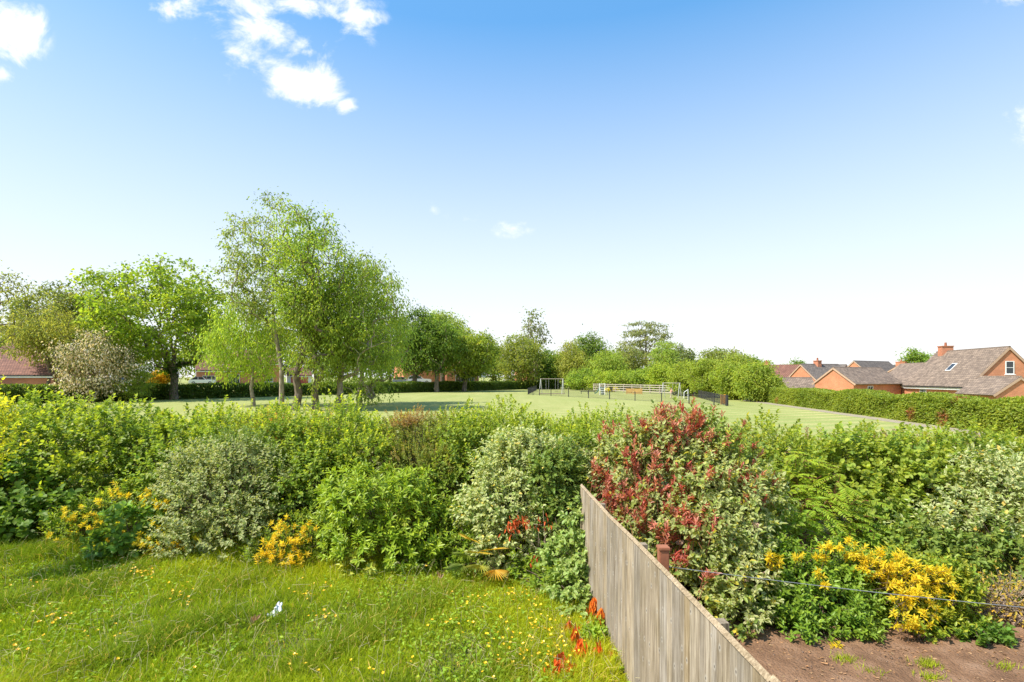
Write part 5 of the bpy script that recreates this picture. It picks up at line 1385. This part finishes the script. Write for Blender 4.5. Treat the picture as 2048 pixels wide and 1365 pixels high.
plant('bramble_patch', 'low green nettles and brambles in the corner between the climber and the cream leaved shrub', 'plant',
      [(1110, 1170, 8.7, 45, 30, .3), (1075, 1155, 9.1, 40, 26, .3), (950, 1150, 9.5, 40, 28, .3), (900, 1080, 10.3, 40, 60, .35), (930, 1110, 9.9, 35, 40, .3)], 420, 9, .26, .085, .042, green((0.13, 0.21, 0.028), (0.2, 0.28, 0.035), .6), up=1.0, bump=.2)
plant('bramble_tangle', 'tangle of bramble leaves between the grey mounded shrub and the leathery leaved evergreen', 'plant',
      [(345, 960, 11.9, 60, 50, .5), (600, 1000, 11.3, 55, 60, .5), (640, 960, 11.5, 50, 60, .5), (610, 920, 12.1, 60, 50, .5), (560, 900, 12.3, 60, 40, .5), (650, 1090, 10.3, 25, 50, .3)], 900, 9, .34, .08, .055,
      green((0.12, 0.195, 0.03), (0.22, 0.29, 0.04), .7), bump=.3, ends=.44, droop=.4, up=.5)
plant('bramble_tangle', 'tangle of bramble leaves between the leathery leaved evergreen and the cream leaved shrub', 'plant',
      [(890, 1010, 11.0, 45, 70, .45), (915, 950, 11.4, 50, 45, .5), (1185, 930, 10.9, 45, 45, .4), (1230, 890, 11.2, 60, 40, .5), (940, 900, 11.9, 60, 40, .5)], 620, 9, .34, .075, .05,
      green((0.12, 0.19, 0.03), (0.22, 0.28, 0.04), .7), bump=.3, ends=.44, droop=.4, up=.5)
plant('bramble_tangle', 'tangle of green stems filling the gap between the photinia and the wide cream leaved shrub', 'plant',
      [(1560, 960, 10.6, 60, 45, .5), (1890, 1050, 9.9, 60, 50, .45), (1780, 1110, 9.1, 50, 45, .4), (1540, 1090, 8.9, 35, 50, .35), (1950, 920, 10.6, 60, 40, .5), (1960, 1190, 8.4, 50, 30, .35)], 620, 9, .34, .08, .052,
      green((0.13, 0.2, 0.035), (0.23, 0.3, 0.045), .7), bump=.3, ends=.44, droop=.4, up=.5)
def palm():
    rng = nrng(); b0 = at(975, 1150, 9.55); root = thing('fan_palm', 'small yellowing fan palm half hidden under the cream leaved shrub', 'palm', (b0[0], b0[1], 0))
    mb = MB(); mb.tube([(b0[0], b0[1], -.05), (b0[0], b0[1] - .02, .22)], [.09, .07], 10); mb.build('trunk', M['twig'], root)
    tips = [(945, 1082, 9.3, (0.50, 0.40, 0.05)), (960, 1105, 9.1, (0.46, 0.40, 0.06)), (985, 1100, 9.15, (0.50, 0.38, 0.05)), (935, 1110, 9.3, (0.17, 0.24, 0.04)), (990, 1140, 8.9, (0.58, 0.38, 0.05)), (960, 1130, 9.0, (0.3, 0.33, 0.05)), (1040, 1120, 9.2, (0.15, 0.2, 0.04)), (925, 1130, 9.2, (0.14, 0.21, 0.04))]
    for (px, py, d, c) in tips:
        t = at(px, py, d); o = np.array([b0[0], b0[1], .2]); ax = nrm(t - o)
        fr = MB(); fr.tube([o, (o + t) / 2 + (0, 0, .04), t], [.011, .009, .006], 6); st = fr.build('frond', M['twig'], root)
        lv = Leaves(); n = 17; th = np.linspace(-1.35, 1.35, n); s_ = nrm(np.cross(ax, [0, 0, 1.0]))
        D = np.cos(th)[:, None] * nrm(ax + np.array([0, 0, -.35])) + np.sin(th)[:, None] * s_
        lv.add(np.repeat(t[None], n, 0), D, np.repeat(nrm(np.array([0, -.6, .8]))[None], n, 0), (.26 + .07 * np.cos(th)) * rng.uniform(.8, 1.1, n), .019, vary(rng, (n,), np.array(c) * .62, .08, .2))
        lv.build('leaflets', M['leaf'], st, fold=.1, ends=.45)
palm()
def photinia_extra(rng, root, lobes, lv, P, D):
    ly = Leaves(); Ps = []
    for (px, py, d, rp, nn) in [(1345, 862, 9.3, 46, 46), (1385, 842, 9.5, 26, 26), (1300, 865, 9.5, 26, 20), (1215, 870, 10, 18, 8), (1240, 880, 9.8, 18, 10), (1265, 930, 9.0, 30, 24), (1310, 935, 8.9, 20, 10), (1485, 965, 8.9, 24, 22), (1195, 950, 9.5, 22, 16), (1215, 985, 9.1, 28, 20), (1260, 995, 8.8, 22, 16),
                               (1360, 1005, 8.6, 22, 12), (1480, 1010, 8.6, 18, 10), (1520, 1015, 8.6, 12, 6), (1375, 1050, 8.2, 26, 20), (1410, 1055, 8.1, 20, 10), (1290, 1050, 8.4, 24, 16), (1280, 1020, 8.6, 26, 14), (1340, 1090, 8.1, 26, 16), (1365, 1130, 7.9, 22, 12), (1415, 1160, 7.6, 16, 6), (1330, 1060, 8.3, 40, 20), (1240, 1010, 9, 30, 18), (1310, 1000, 8.8, 40, 16), (1340, 900, 9.2, 40, 10), (1420, 890, 9.2, 30, 6), (1370, 955, 8.9, 14, 5)]:
        c = at(px, py, d); R = rp * d / F; u = nrm(rng.normal(size=(nn, 3))) * rng.random((nn, 1)) ** .5; u[:, 1] *= .6; Ps.append(c + u * R)
    sc_ = rng.choice(len(P), 420, replace=False); sc_ = sc_[P[sc_][:, 2] > 1.15 + .5 * (P[sc_][:, 0] > 3.2)]; Ps = [q[: max(2, int(len(q) * .62))] for q in Ps] + [P[sc_] + D[sc_] * .1]
    Pq = np.concatenate(Ps); Dq = nrm(np.array([0, -.2, .85]) + rng.normal(size=Pq.shape) * .3)
    pos, LD, LN, L, W, h = shoots(rng, Pq, Dq, 11, .17, .10, .03, .75, .05)
    tone = rng.random((len(Pq), 1, 1)); c = vary(rng, h.shape, (0.36, 0.07, 0.06), .1, .25); c2 = vary(rng, h.shape, (0.46, 0.22, 0.16), .1, .2)
    ly.add(pos, LD, LN, L, W, c * (1 - tone) + c2 * tone)
    ly.build('red_shoots', M['gloss'], root)
    sticks('red_sprays', Pq - Dq * .3, Pq + Dq * .17, .006, .004, M['rusttimber'], root)
    fl = Leaves()
    for (px, py, d, r) in [(1395, 1110, 8.0, .07), (1360, 1085, 8.1, .05), (1450, 1075, 8.0, .07), (1490, 1155, 7.6, .08), (1462, 1160, 7.6, .06), (1440, 1040, 8.2, .05), (1510, 1050, 8.1, .06), (1420, 1000, 8.5, .05), (1280, 870, 9.4, .06), (1460, 945, 8.9, .06), (1530, 1150, 7.7, .05)]:
        c = at(px, py, d); n = 150; u = nrm(rng.normal(size=(n, 3))) * np.array([1, .7, .6]); p = c + u * r * rng.uniform(.7, 1.1, (n, 1))
        fl.add(p, nrm(u + rng.normal(size=u.shape) * .3), nrm(rng.normal(size=u.shape)), .02, .018, vary(rng, (n,), (0.62, 0.45, 0.36), .08, .2))
    fl.build('flower_heads', M['dry'], root, six=False)
    A = []; B = []
    for _ in range(70):
        px, py = rng.normal(1300, 55), rng.normal(1040, 45); d = rng.uniform(8.4, 9.2); a = at(px, py, d); A.append(a); B.append(a + np.array([rng.normal() * .15, rng.normal() * .1, rng.uniform(-.1, .35)]))
    sticks('bare_sprays', np.array(A), np.array(B), .007, .004, M['rusttimber'], root)
def phot_col(rng, P, D, h):
    c, e = variegated((0.15, 0.20, 0.05), (0.46, 0.45, 0.30), (0.46, 0.38, 0.05), .06)(rng, P, D, h)
    t = sm((fnoise(P, 1.1, 77) + (P[:, 0] - 3.0) * .25 - .1) / .4)[:, None] * np.ones((1, h.shape[1]))
    g_ = vary(rng, h.shape, (0.22, 0.29, 0.06), .12, .25)
    # inner shoots towards the fence have dark red old leaves
    w = sm((2.1 - P[:, 0]) / .5) * sm((1.95 - P[:, 2]) / .4) * .85
    r_ = vary(rng, h.shape, (0.20, 0.045, 0.035), .1, .25); w2 = (rng.random(h.shape) < w[:, None]) * 1.0
    return lerp(lerp(c, g_, t * .6), r_, w2), lerp(lerp(e, g_, t * .35), r_, w2)
plant('photinia_shrub', 'big photinia with red young shoots and cream green leaves towering behind the fence', 'shrub',
      [(1330, 960, 9.6, 120, 105, .8), (1250, 930, 9.9, 66, 80, .6), (1420, 990, 9.2, 95, 95, .7), (1360, 880, 10.0, 85, 48, .6), (1300, 1070, 8.9, 75, 80, .5), (1400, 1090, 8.5, 95, 80, .6), (1460, 1060, 8.7, 75, 80, .5), (1460, 1180, 7.9, 62, 70, .4), (1400, 1170, 8.1, 60, 60, .4), (1440, 920, 9.7, 60, 50, .5), (1500, 1000, 9.0, 45, 60, .4), (1478, 1240, 7.55, 42, 36, .3)],
      2600, 10, .26, .092, .048, phot_col, material='varieg', bump=.24, droop=.45, up=.5, bf=4.0, extra=photinia_extra, stems=.3)
def sumac(label, cents, seed):
    rng = nrng(); c0 = at(cents[0][0], cents[0][1], cents[0][2]); root = thing('sumac_shrub', label, 'shrub', (c0[0], c0[1], 0))
    lv = Leaves(); A = []; B = []
    for (px, py, d, rp, n, dk) in cents:
        c = at(px, py, d); R = rp * d / F
        for _ in range(n):
            o = c + nrm(rng.normal(size=3)) * np.array([1, .6, .7]) * R * rng.random() ** .5
            a = rng.uniform(0, 6.28); dr = nrm(np.array([math.cos(a), math.sin(a) * .8 - .45, rng.uniform(-.05, .5)])); Lr = rng.uniform(.38, .6)
            k = 13; t = np.linspace(.15, 1, k); pos = o + dr * (t * Lr)[:, None] + np.array([0, 0, -1.0]) * (t ** 2 * .18 * Lr / .5)[:, None]
            s_ = nrm(np.cross(dr, [0, 0, 1.0]))
            for sg in (-1, 1):
                D = nrm(s_ * sg + dr * .55 + np.array([0, 0, -.25])); lw = .13 * np.sin(np.clip(t, 0, .97) * 2.6 + .3)
                lv.add(pos, np.repeat(D[None], k, 0) + rng.normal(size=(k, 3)) * .1, np.repeat(np.array([[0, -.15, 1.0]]), k, 0) + rng.normal(size=(k, 3)) * .15, np.maximum(lw, .04), .03, vary(rng, (k,), dk, .1, .2))
            A += [o, c + (o - c) * .1 + np.array([0, .1, -.4])]; B += [pos[-1], o]
    lv.build('fronds', M['leaf'], root, fold=.12)
    sticks('stems', np.array(A), np.array(B), .005, .003, M['rusttimber'], root)
sumac('sumac with long ferny yellow green leaves between the photinia and the round leaved climber', [(1590, 950, 10.0, 70, 34, (0.20, 0.275, 0.03)), (1660, 1000, 9.6, 80, 44, (0.185, 0.265, 0.033)), (1600, 1030, 9.3, 70, 40, (0.17, 0.27, 0.03)), (1700, 1060, 9.2, 60, 26, (0.15, 0.24, 0.03)), (1560, 1090, 9.0, 40, 14, (0.13, 0.2, 0.03))], 3)
plant('bindweed_climber', 'tangled climber with round soft green leaves covering the hedge front above the two choisyas', 'climber',
      [(1720, 940, 10.8, 80, 55, .6), (1800, 980, 10.4, 80, 70, .6), (1760, 1050, 9.9, 70, 60, .5), (1860, 940, 10.7, 80, 50, .5), (1680, 940, 11, 50, 50, .5), (1850, 1010, 10.0, 60, 60, .45)], 900, 10, .28, .085, .075,
      green((0.17, 0.24, 0.045), (0.26, 0.32, 0.05), .6, patch=(0.14, 0.22, 0.05), pf=1.6), bump=.22, ends=.46, droop=.4, up=.4)
plant('variegated_shrub', 'wide cream and grey green leaved shrub above the bare soil and twiggy shrub', 'shrub',
      [(1980, 960, 9.7, 70, 48, .5), (1930, 1010, 9.5, 60, 50, .45), (2040, 1020, 9.2, 80, 70, .5), (1960, 1080, 8.9, 85, 60, .5), (1840, 1090, 9.0, 60, 50, .4), (2010, 1140, 8.5, 90, 62, .5), (2120, 1100, 8.6, 90, 120, .6), (1900, 1130, 8.7, 55, 48, .4)],
      1600, 10, .26, .092, .05, variegated((0.17, 0.235, 0.07), (0.46, 0.48, 0.30), (0.5, 0.36, 0.1), .02), material='varieg', bump=.24, droop=.45, up=.45, bf=4.0)
plant('choisya_shrub', 'rounded glossy green choisya with yellow tufts on its crown, on the soil bed', 'shrub',
      [(1620, 1205, 8.0, 105, 85, .7), (1690, 1150, 8.3, 62, 55, .5), (1570, 1160, 8.2, 60, 60, .45), (1560, 1240, 7.7, 55, 45, .4), (1680, 1230, 7.8, 55, 50, .4), (1610, 1275, 7.35, 72, 26, .3), (1685, 1262, 7.45, 46, 28, .3)], 1150, 11, .2, .082, .034,
      green((0.13, 0.23, 0.024), (0.23, 0.32, 0.03), .6, hue=.09), material='gloss', bump=.14, spread=1.15, up=.6, ends=.42,
      extra=flush([(1545, 1130, 7.7, 15, 16), (1635, 1112, 7.9, 14, 12), (1660, 1095, 8.0, 12, 8), (1690, 1105, 7.9, 22, 18), (1715, 1115, 7.9, 22, 20), (1745, 1110, 7.9, 18, 14), (1735, 1140, 7.8, 24, 22), (1630, 1150, 7.6, 8, 4), (1650, 1172, 7.5, 8, 4), (1590, 1120, 7.8, 8, 3), (1672, 1300, 7.0, 8, 3)], YEL, 0, 0))
plant('choisya_shrub', 'golden choisya thick with yellow tufts on the soil bed under the wire', 'shrub',
      [(1835, 1205, 7.9, 78, 70, .5), (1880, 1240, 7.7, 55, 46, .4), (1790, 1170, 8.1, 50, 50, .4), (1880, 1170, 8.0, 40, 40, .4), (1870, 1265, 7.4, 56, 22, .3)], 680, 11, .2, .08, .033,
      green((0.17, 0.26, 0.024), (0.34, 0.33, 0.03), .7, hue=.09), material='gloss', bump=.18, spread=1.15, ends=.42,
      extra=flush([(1760, 1150, 7.7, 22, 22), (1785, 1135, 7.8, 24, 20), (1810, 1150, 7.6, 34, 40), (1850, 1150, 7.6, 30, 30), (1780, 1180, 7.5, 24, 16), (1800, 1200, 7.4, 24, 16), (1860, 1180, 7.5, 36, 30), (1820, 1245, 7.2, 26, 18), (1800, 1235, 7.2, 22, 12), (1845, 1210, 7.3, 30, 16), (1795, 1120, 7.9, 14, 8)], YEL, 0, 0))
plant('twiggy_shrub', 'nearly bare tangled shrub with a few yellow leaves under the wide cream leaved shrub', 'shrub',
      [(1990, 1230, 7.9, 70, 50, .5), (2060, 1220, 7.8, 70, 60, .5), (1950, 1250, 7.7, 40, 36, .3)], 330, 3, .34, .06, .026, green((0.34, 0.28, 0.06), (0.5, 0.36, 0.05), .6), stems=1.0, stemmat='paletwig', up=.5)
plant('weed_plant', 'low green weed with rounded leaves on the soil in front of the twiggy shrub', 'plant', [(1950, 1290, 7.1, 28, 18, .18), (1985, 1275, 7.2, 22, 16, .15)], 60, 8, .12, .07, .05, green((0.09, 0.17, 0.03)), ends=.45)
plant('weed_plant', 'small weed with pointed leaves on the soil between the two choisyas', 'plant', [(1740, 1272, 7.2, 14, 12, .1)], 18, 7, .1, .06, .03, green((0.14, 0.21, 0.04)))
plant('golden_shrub', 'bright yellow green bush poking in at the picture edge over the tall hedge', 'bush', [(-48, 850, 9.5, 56, 60, .5), (-75, 930, 9.3, 60, 60, .5)], 280, 10, .3, .07, .045, green((0.34, 0.38, 0.03), (0.42, 0.42, 0.04), .5), bump=.25)

# withered plants along the fence foot
def withered(label, px, py0, py1, d, n, w, colr):
    d = min(EYE * F / (py1 + 3 - HOR), 1.8485 / ((px - 1024) / F + .075) - .2)
    rng = nrng(); tp = at(px, py0, d); bt = at(px, py1, d); root = thing('withered_dock', label, 'plant', (tp[0], tp[1], 0), 'withered orange plants at the fence foot')
    n = int(n * 2.4); tp[2] += .1; bt[2] += .05; lv = Leaves(); t = rng.random(n) ** .8; pos = tp[None] * (1 - t[:, None]) + bt[None] * t[:, None] + rng.normal(size=(n, 3)) * np.array([w * 1.9, w * 1.5, .03]) * (0.3 + t[:, None])
    D = nrm(np.stack([rng.normal(size=n) * .35, rng.normal(size=n) * .3 - .1, -np.ones(n)], 1)); Nn = nrm(np.array([0, -1, .2]) + rng.normal(size=(n, 3)) * .5)
    lv.add(pos, D, Nn, .13 * rng.uniform(.5, 1.5, n), .024, vary(rng, (n,), colr, .12, .35)); lv.build('leaves', M['dry'], root, fold=.3)
    A = np.array([[tp[0], tp[1], -.02], [tp[0], tp[1], -.02]]); B = np.array([tp + (0, 0, .06), tp + (.04, 0, -.02)]); sticks('stalk', A, B, .006, .003, M['paletwig'], root)
OR1 = (0.85, 0.24, 0.035); OR2 = (0.78, 0.15, 0.03)
for q in [('bright orange withered plant leaning highest on the fence under the climber', 1187, 1208, 1222, 7.8, 22, .022, OR1), ('long bright orange withered plant against the fence boards', 1202, 1228, 1270, 7.6, 70, .035, OR1),
          ('short dark rust withered stem away from the fence boards', 1138, 1252, 1268, 7.5, 16, .015, OR2), ('tall red orange withered plant among buttercups', 1160, 1290, 1325, 7.1, 44, .025, OR2),
          ('bushy red orange withered plant cut by the bottom of the picture', 1115, 1335, 1362, 6.85, 50, .035, OR2), ('red orange withered plant just behind the one cut by the bottom of the picture', 1122, 1320, 1340, 7.0, 34, .03, (0.56, 0.10, 0.025)),
          ('small orange withered plant at the very foot of the fence', 1226, 1315, 1330, 6.75, 20, .025, OR2), ('thin orange withered plant on the fence between the two brightest ones', 1180, 1255, 1275, 7.5, 16, .02, OR1),
          ('leaning rust orange withered plant behind the tall red orange one', 1150, 1268, 1296, 7.1, 22, .025, OR1), ('red orange withered plant by the nettles at the fence foot', 1196, 1300, 1330, 6.8, 26, .022, OR2), ('low rust withered plant cut off by the bottom edge among the nettles', 1142, 1338, 1360, 6.8, 26, .03, OR1)]:
    withered(*q)
plant('nettle_plant', 'fresh green nettles growing against the near fence foot', 'plant', [(1235, 1345, 6.7, 40, 28, .2), (1190, 1300, 7.1, 26, 24, .15), (1275, 1340, 6.5, 20, 30, .12), (1175, 1350, 6.8, 30, 20, .2)], 190, 8, .2, .075, .04, green((0.17, 0.27, 0.035), (0.22, 0.32, 0.04), .5), up=1.0, bump=.1)

# ------------------------------------------------------------------ grass, buttercups, litter
def grass():
    rng = nrng(); n = 290000
    y = 5.6 + (12.3 - 5.6) * rng.random(n) ** 1.15
    x0 = -1.35 * y - .4; x1 = np.minimum(fence_x(y) - .02, 1.7)
    x = x0 + (x1 - x0) * rng.random(n)
    P = np.stack([x, y, gz(x, y) + lump(x, y) - .02], 1)
    nz = fnoise(P * np.array([1, 1, 0]), 1.1, 5); n2 = fnoise(P * np.array([1, 1, 0]), 4.5, 9)
    L = .175 * (1 + .45 * nz + .4 * n2 + .28 * rng.normal(size=n)) + .04 * (y > 10.2); L = L * (1 + .5 * sm((y - 9.3) / 1.2) + .25 * sm((n2 - .3) / .3)); L = np.clip(L, .035, .5)
    lean = np.stack([rng.normal(size=n) * .42 + .2 * n2, rng.normal(size=n) * .42 + .15 * nz, np.ones(n)], 1)
    D = nrm(lean); S = nrm(np.cross(D, nrm(rng.normal(size=(n, 3)))))
    w = (.0042 * (.7 + .6 * rng.random(n)))[:, None]
    bend = nrm(np.stack([rng.normal(size=n), rng.normal(size=n), -.5 * np.ones(n)], 1))
    m = P + D * (L * .55)[:, None]; tip = P + D * (L * .95)[:, None] + bend * (L * .3)[:, None]
    V = np.stack([P - S * w, P + S * w, m + S * w * .8, m - S * w * .8, tip], 1)
    c = vary(rng, (n,), (0.17, 0.255, 0.016), .12, .22); c = lerp(c, vary(rng, (n,), (0.10, 0.17, 0.018), .12, .2), sm((n2 + .15) / .5) * .8)
    a = vary(rng, (n,), (0.29, 0.35, 0.022), .1, .18); t = np.clip(nz * .6 + .4 + .3 * (x + 1.5) / 4, 0, 1); c = lerp(c, a, t)
    st = rng.random(n) < (.03 + .03 * (n2 > .2)); c = np.where(st[:, None], vary(rng, (n,), (0.48, 0.38, 0.17), .08, .2), c)
    c = np.repeat(c[:, None], 5, 1)
    b = np.arange(n)[:, None] * 5
    me = raw_mesh('grass', V.reshape(-1, 3), [b + np.array([0, 1, 2, 3]), b + np.array([3, 2, 4])], np.clip(c, 0, 1).reshape(-1, 3))
    o = link('grass', me, M['grassblade']); o['kind'] = 'stuff'; o['label'] = 'long bright green unmown grass covering the lawn'
    # taller straw coloured stalks
    k = 900; y = 5.8 + 6 * rng.random(k) ** 1.2; x = -1.0 * y + (np.minimum(fence_x(y), 1.7) + 1.0 * y) * rng.random(k)
    A = np.stack([x, y, gz(x, y) + .02], 1); B = A + np.stack([rng.normal(size=k) * .12, rng.normal(size=k) * .12, rng.uniform(.16, .4, k)], 1)
    Cc = B + np.stack([rng.normal(size=k) * .08, rng.normal(size=k) * .08, rng.uniform(-.05, .06, k)], 1)
    s_ = sticks('grass_stalks', np.concatenate([A, B]), np.concatenate([B, Cc]), .0022, .0014, M['straw']); s_['kind'] = 'stuff'; s_['label'] = 'dry straw coloured grass stalks standing in the lawn'
    # low broad leaves of buttercups and clover
    k = 13000; y = 5.7 + 6.2 * rng.random(k) ** 1.1; x = -1.0 * y + (np.minimum(fence_x(y), 1.7) + 1.0 * y) * rng.random(k); pz = np.stack([x, y, np.zeros(k)], 1)
    keep = (fnoise(pz, 1.6, 41) + .45 * (x > -1.2) + rng.normal(size=k) * .3) > .25; x, y = x[keep], y[keep]; k = len(x)
    Pw = np.stack([x, y, gz(x, y) + lump(x, y) + rng.uniform(.03, .15, k)], 1); lv = Leaves(); a = rng.random(k) * 6.28
    lv.add(Pw, np.stack([np.cos(a), np.sin(a), rng.normal(size=k) * .3], 1), nrm(np.array([0, 0, 1.0]) + rng.normal(size=(k, 3)) * .3), .05 * rng.uniform(.6, 1.5, k), .035 * rng.uniform(.7, 1.3, k), vary(rng, (k,), (0.17, 0.27, 0.03), .12, .22))
    o = lv.build('ground_cover', M['leaf']); o['kind'] = 'stuff'; o['label'] = 'low broad leaved weeds among the grass'
M['straw'] = plain('straw', (0.55, 0.46, 0.24), .8, var=.2)
grass()
def soil_bits():
    rng = nrng(); k = 3000; y = 5.4 + 5 * rng.random(k) ** 1.4; x = fence_x(y) + .15 + (1.05 * y + .5 - fence_x(y)) * rng.random(k)
    mb = []; P = np.stack([x, y, .02 + rng.uniform(0, .012, k)], 1); V = []; Fc = []
    tet = nrm(np.array([[1, 1, 1], [-1, -1, 1], [-1, 1, -1], [1, -1, -1.0], [0, 0, 1.2], [0.2, -1, .3]]))
    s = (.006 + .016 * rng.random(k) ** 3)[:, None, None]; R_ = rng.normal(size=(k, 1, 3)) * .25
    V = P[:, None] + (tet[None, :4] + R_) * s * np.array([1.2, 1, .6])
    b = np.arange(k)[:, None] * 4; Fc = np.concatenate([b + np.array(q) for q in ((0, 1, 2), (0, 3, 1), (0, 2, 3), (1, 3, 2))], 0)
    me = raw_mesh('stones', V.reshape(-1, 3), [Fc], np.repeat(vary(rng, (k,), (0.42, 0.30, 0.22), .06, .3), 4, 0)); o = link('gravel', me, M['dry']); o['kind'] = 'stuff'; o['label'] = 'small pale stones and chips scattered over the bare soil'
    lv = Leaves(); k = 1700; y = 5.6 + 3.4 * rng.random(k); x = fence_x(y) + .1 + (1.05 * y + .3 - fence_x(y)) * rng.random(k); a = rng.random(k) * 6.28
    lv.add(np.stack([x, y, np.full(k, .035)], 1), np.stack([np.cos(a), np.sin(a), .15 * rng.normal(size=k)], 1), nrm(np.array([0, 0, 1.0]) + rng.normal(size=(k, 3)) * .35), .04 * rng.uniform(.5, 1.6, k), .02, vary(rng, (k,), (0.42, 0.25, 0.13), .1, .3))
    o = lv.build('fallen_leaves', M['dry']); o['kind'] = 'stuff'; o['label'] = 'dry fallen leaves lying on the bare soil'
    # thin grass tufts on the soil
    for (px, py, n, lab) in ((1855, 1335, 150, 'bright grass tuft on the soil below the golden choisya'), (1690, 1325, 130, 'grass tuft on the soil below the rounded green choisya'), (1860, 1362, 120, 'grass tuft on the soil at the bottom of the picture'), (1740, 1350, 60, 'thin grass tuft on the soil between the two thicker tufts'), (2010, 1340, 60, 'thin grass tuft on the soil below the twiggy shrub')):
        d = EYE * F / (py - HOR); c = at(px, py, d); r = thing('grass_tuft', lab, 'grass tuft', (c[0], c[1], 0), 'grass tufts on the soil bed'); lv = Leaves()
        p = np.stack([c[0] + rng.normal(size=n) * .08, c[1] + rng.normal(size=n) * .05, np.full(n, .01)], 1)
        lv.add(p, nrm(np.stack([rng.normal(size=n) * .5, rng.normal(size=n) * .5, np.ones(n)], 1)), nrm(rng.normal(size=(n, 3))), .09 * rng.uniform(.5, 1.4, n), .007, vary(rng, (n,), (0.22, 0.30, 0.03), .1, .2)); lv.build('leaves', M['grassblade'], r, six=False)
soil_bits()
def buttercups():
    rng = nrng()
    mb = MB(); V = []; Fc = []
    me = None
    # one flower: five cupped petals, centre and stem as one small mesh with two materials
    import bmesh
    bm = bmesh.new()
    def quadface(vs, mi):
        f = bm.faces.new([bm.verts.new(v) for v in vs]); f.material_index = mi
    for k in range(5):
        a = 2 * math.pi * k / 5; c, s = math.cos(a), math.sin(a); t = (-s, c)
        pts = [(0, 0, 0), (.009 * c + .008 * t[0], .009 * s + .008 * t[1], .004), (.017 * c + .006 * t[0], .017 * s + .006 * t[1], .011), (.017 * c - .006 * t[0], .017 * s - .006 * t[1], .011), (.009 * c - .008 * t[0], .009 * s - .008 * t[1], .004)]
        quadface(pts, 0)
    for k in range(6):
        a = 2 * math.pi * k / 6; b = 2 * math.pi * (k + 1) / 6; quadface([(0, 0, .010), (.005 * math.cos(a), .005 * math.sin(a), .004), (.005 * math.cos(b), .005 * math.sin(b), .004)], 2)
    for k in range(3):
        a = 2 * math.pi * k / 3; b = 2 * math.pi * (k + 1) / 3; r = .0018
        quadface([(r * math.cos(a), r * math.sin(a), -.22), (r * math.cos(b), r * math.sin(b), -.22), (r * math.cos(b), r * math.sin(b), 0), (r * math.cos(a), r * math.sin(a), 0)], 1)
    me = bpy.data.meshes.new('buttercup'); bm.to_mesh(me); bm.free()
    for m_ in ('petal', 'stemgreen', 'petal2'): me.materials.append(M[m_])
    spots = []
    def patch(px, py, rx, ry, n):
        for _ in range(n): spots.append((px + rng.normal() * rx * .55, py + rng.normal() * ry * .55))
    patch(1060, 1265, 80, 60, 74); patch(1120, 1300, 40, 40, 16); patch(940, 1200, 40, 20, 14); patch(1060, 1185, 50, 14, 20); patch(900, 1245, 50, 15, 9); patch(290, 1142, 42, 14, 44); patch(345, 1190, 30, 14, 12); patch(375, 1195, 14, 22, 8)
    patch(90, 1230, 60, 25, 24); patch(60, 1170, 60, 14, 8); patch(40, 1290, 40, 20, 10); patch(620, 1180, 40, 24, 16); patch(640, 1230, 30, 10, 9); patch(200, 1260, 60, 30, 8); patch(700, 1330, 300, 25, 14); patch(850, 1120, 30, 12, 8); patch(1000, 1340, 60, 20, 8); patch(460, 1200, 60, 30, 5)
    src = None
    for (px, py) in spots[:298]:
        zt = rng.uniform(.17, .26)
        d = (EYE - zt) * F / max(60, py - HOR); c = at(px, py, d)
        if c[0] > fence_x(min(d, 8.7)) - .05 or d > 11.6: continue
        if src is None:
            src = bpy.data.objects.new('buttercup', me); o = src
            tag(o, 'small yellow buttercup flower standing in the long lawn grass', 'flower', 'buttercups in the lawn')
        else: o = src.copy()
        COL.objects.link(o); o.location = (c[0], c[1], c[2]); s = rng.uniform(.85, 1.3); o.scale = (s, s, s)
        o.rotation_euler = (rng.normal() * .25 + .25, rng.normal() * .25, rng.uniform(0, 6.28))
M['petal'] = plain('buttercup_petal', (0.80, 0.50, 0.015), .35, var=.05); M['petal2'] = plain('buttercup_centre', (0.70, 0.38, 0.02), .6); M['stemgreen'] = plain('flower_stem', (0.15, 0.22, 0.03), .6)
buttercups()
def litter():
    rng = nrng(); c = at(552, 1222, 7.85); n = 9
    u, v = np.meshgrid(np.linspace(-1, 1, n), np.linspace(-1, 1, n)); w = .055 + .05 * (1 - v) * .5
    X = u * w + .05 * v + .02 * np.sin(v * 4); Y = .02 * np.sin(u * 5 + v * 3) + .05 * v; Z = .10 + .09 * v + .03 * np.cos(u * 4 - v * 5) + .022 * rng.normal(size=u.shape); X = X * .75 + .012 * rng.normal(size=u.shape)
    V = np.stack([c[0] + X, c[1] + Y, c[2] - .1 + Z], -1).reshape(-1, 3); i = np.arange(n - 1)[:, None] * n + np.arange(n - 1); Fc = np.stack([i, i + 1, i + n + 1, i + n], -1).reshape(-1, 4)
    o = link('plastic_scrap', raw_mesh('plastic_scrap', V, [Fc]), M['plastic'], smooth=False); sd = o.modifiers.new('thick', 'SOLIDIFY'); sd.thickness = .003
    tag(o, 'crumpled scrap of white plastic lying in the lawn grass', 'litter')
    lv = Leaves()
    for (px, py, lab) in ((507, 1245, 'curled pale brown dead leaf near the white plastic scrap'), (878, 1158, 'long tan dead leaf in the grass below the leathery leaved evergreen')):
        lv = Leaves(); d = (EYE - .12) * F / (py - HOR); c = at(px, py, d); k = 3
        lv.add(np.repeat(c[None], k, 0) + rng.normal(size=(k, 3)) * .012, np.array([[.2, -.2, 1.0], [-.3, -.1, .9], [.5, .1, .6]]), np.array([[.1, -1, .3]] * 3) + rng.normal(size=(3, 3)) * .2, .12, .05, vary(rng, (k,), (0.52, 0.32, 0.18), .05, .15))
        o = lv.build('dead_leaf', M['dry'], fold=.3); tag(o, lab, 'leaf')
litter()
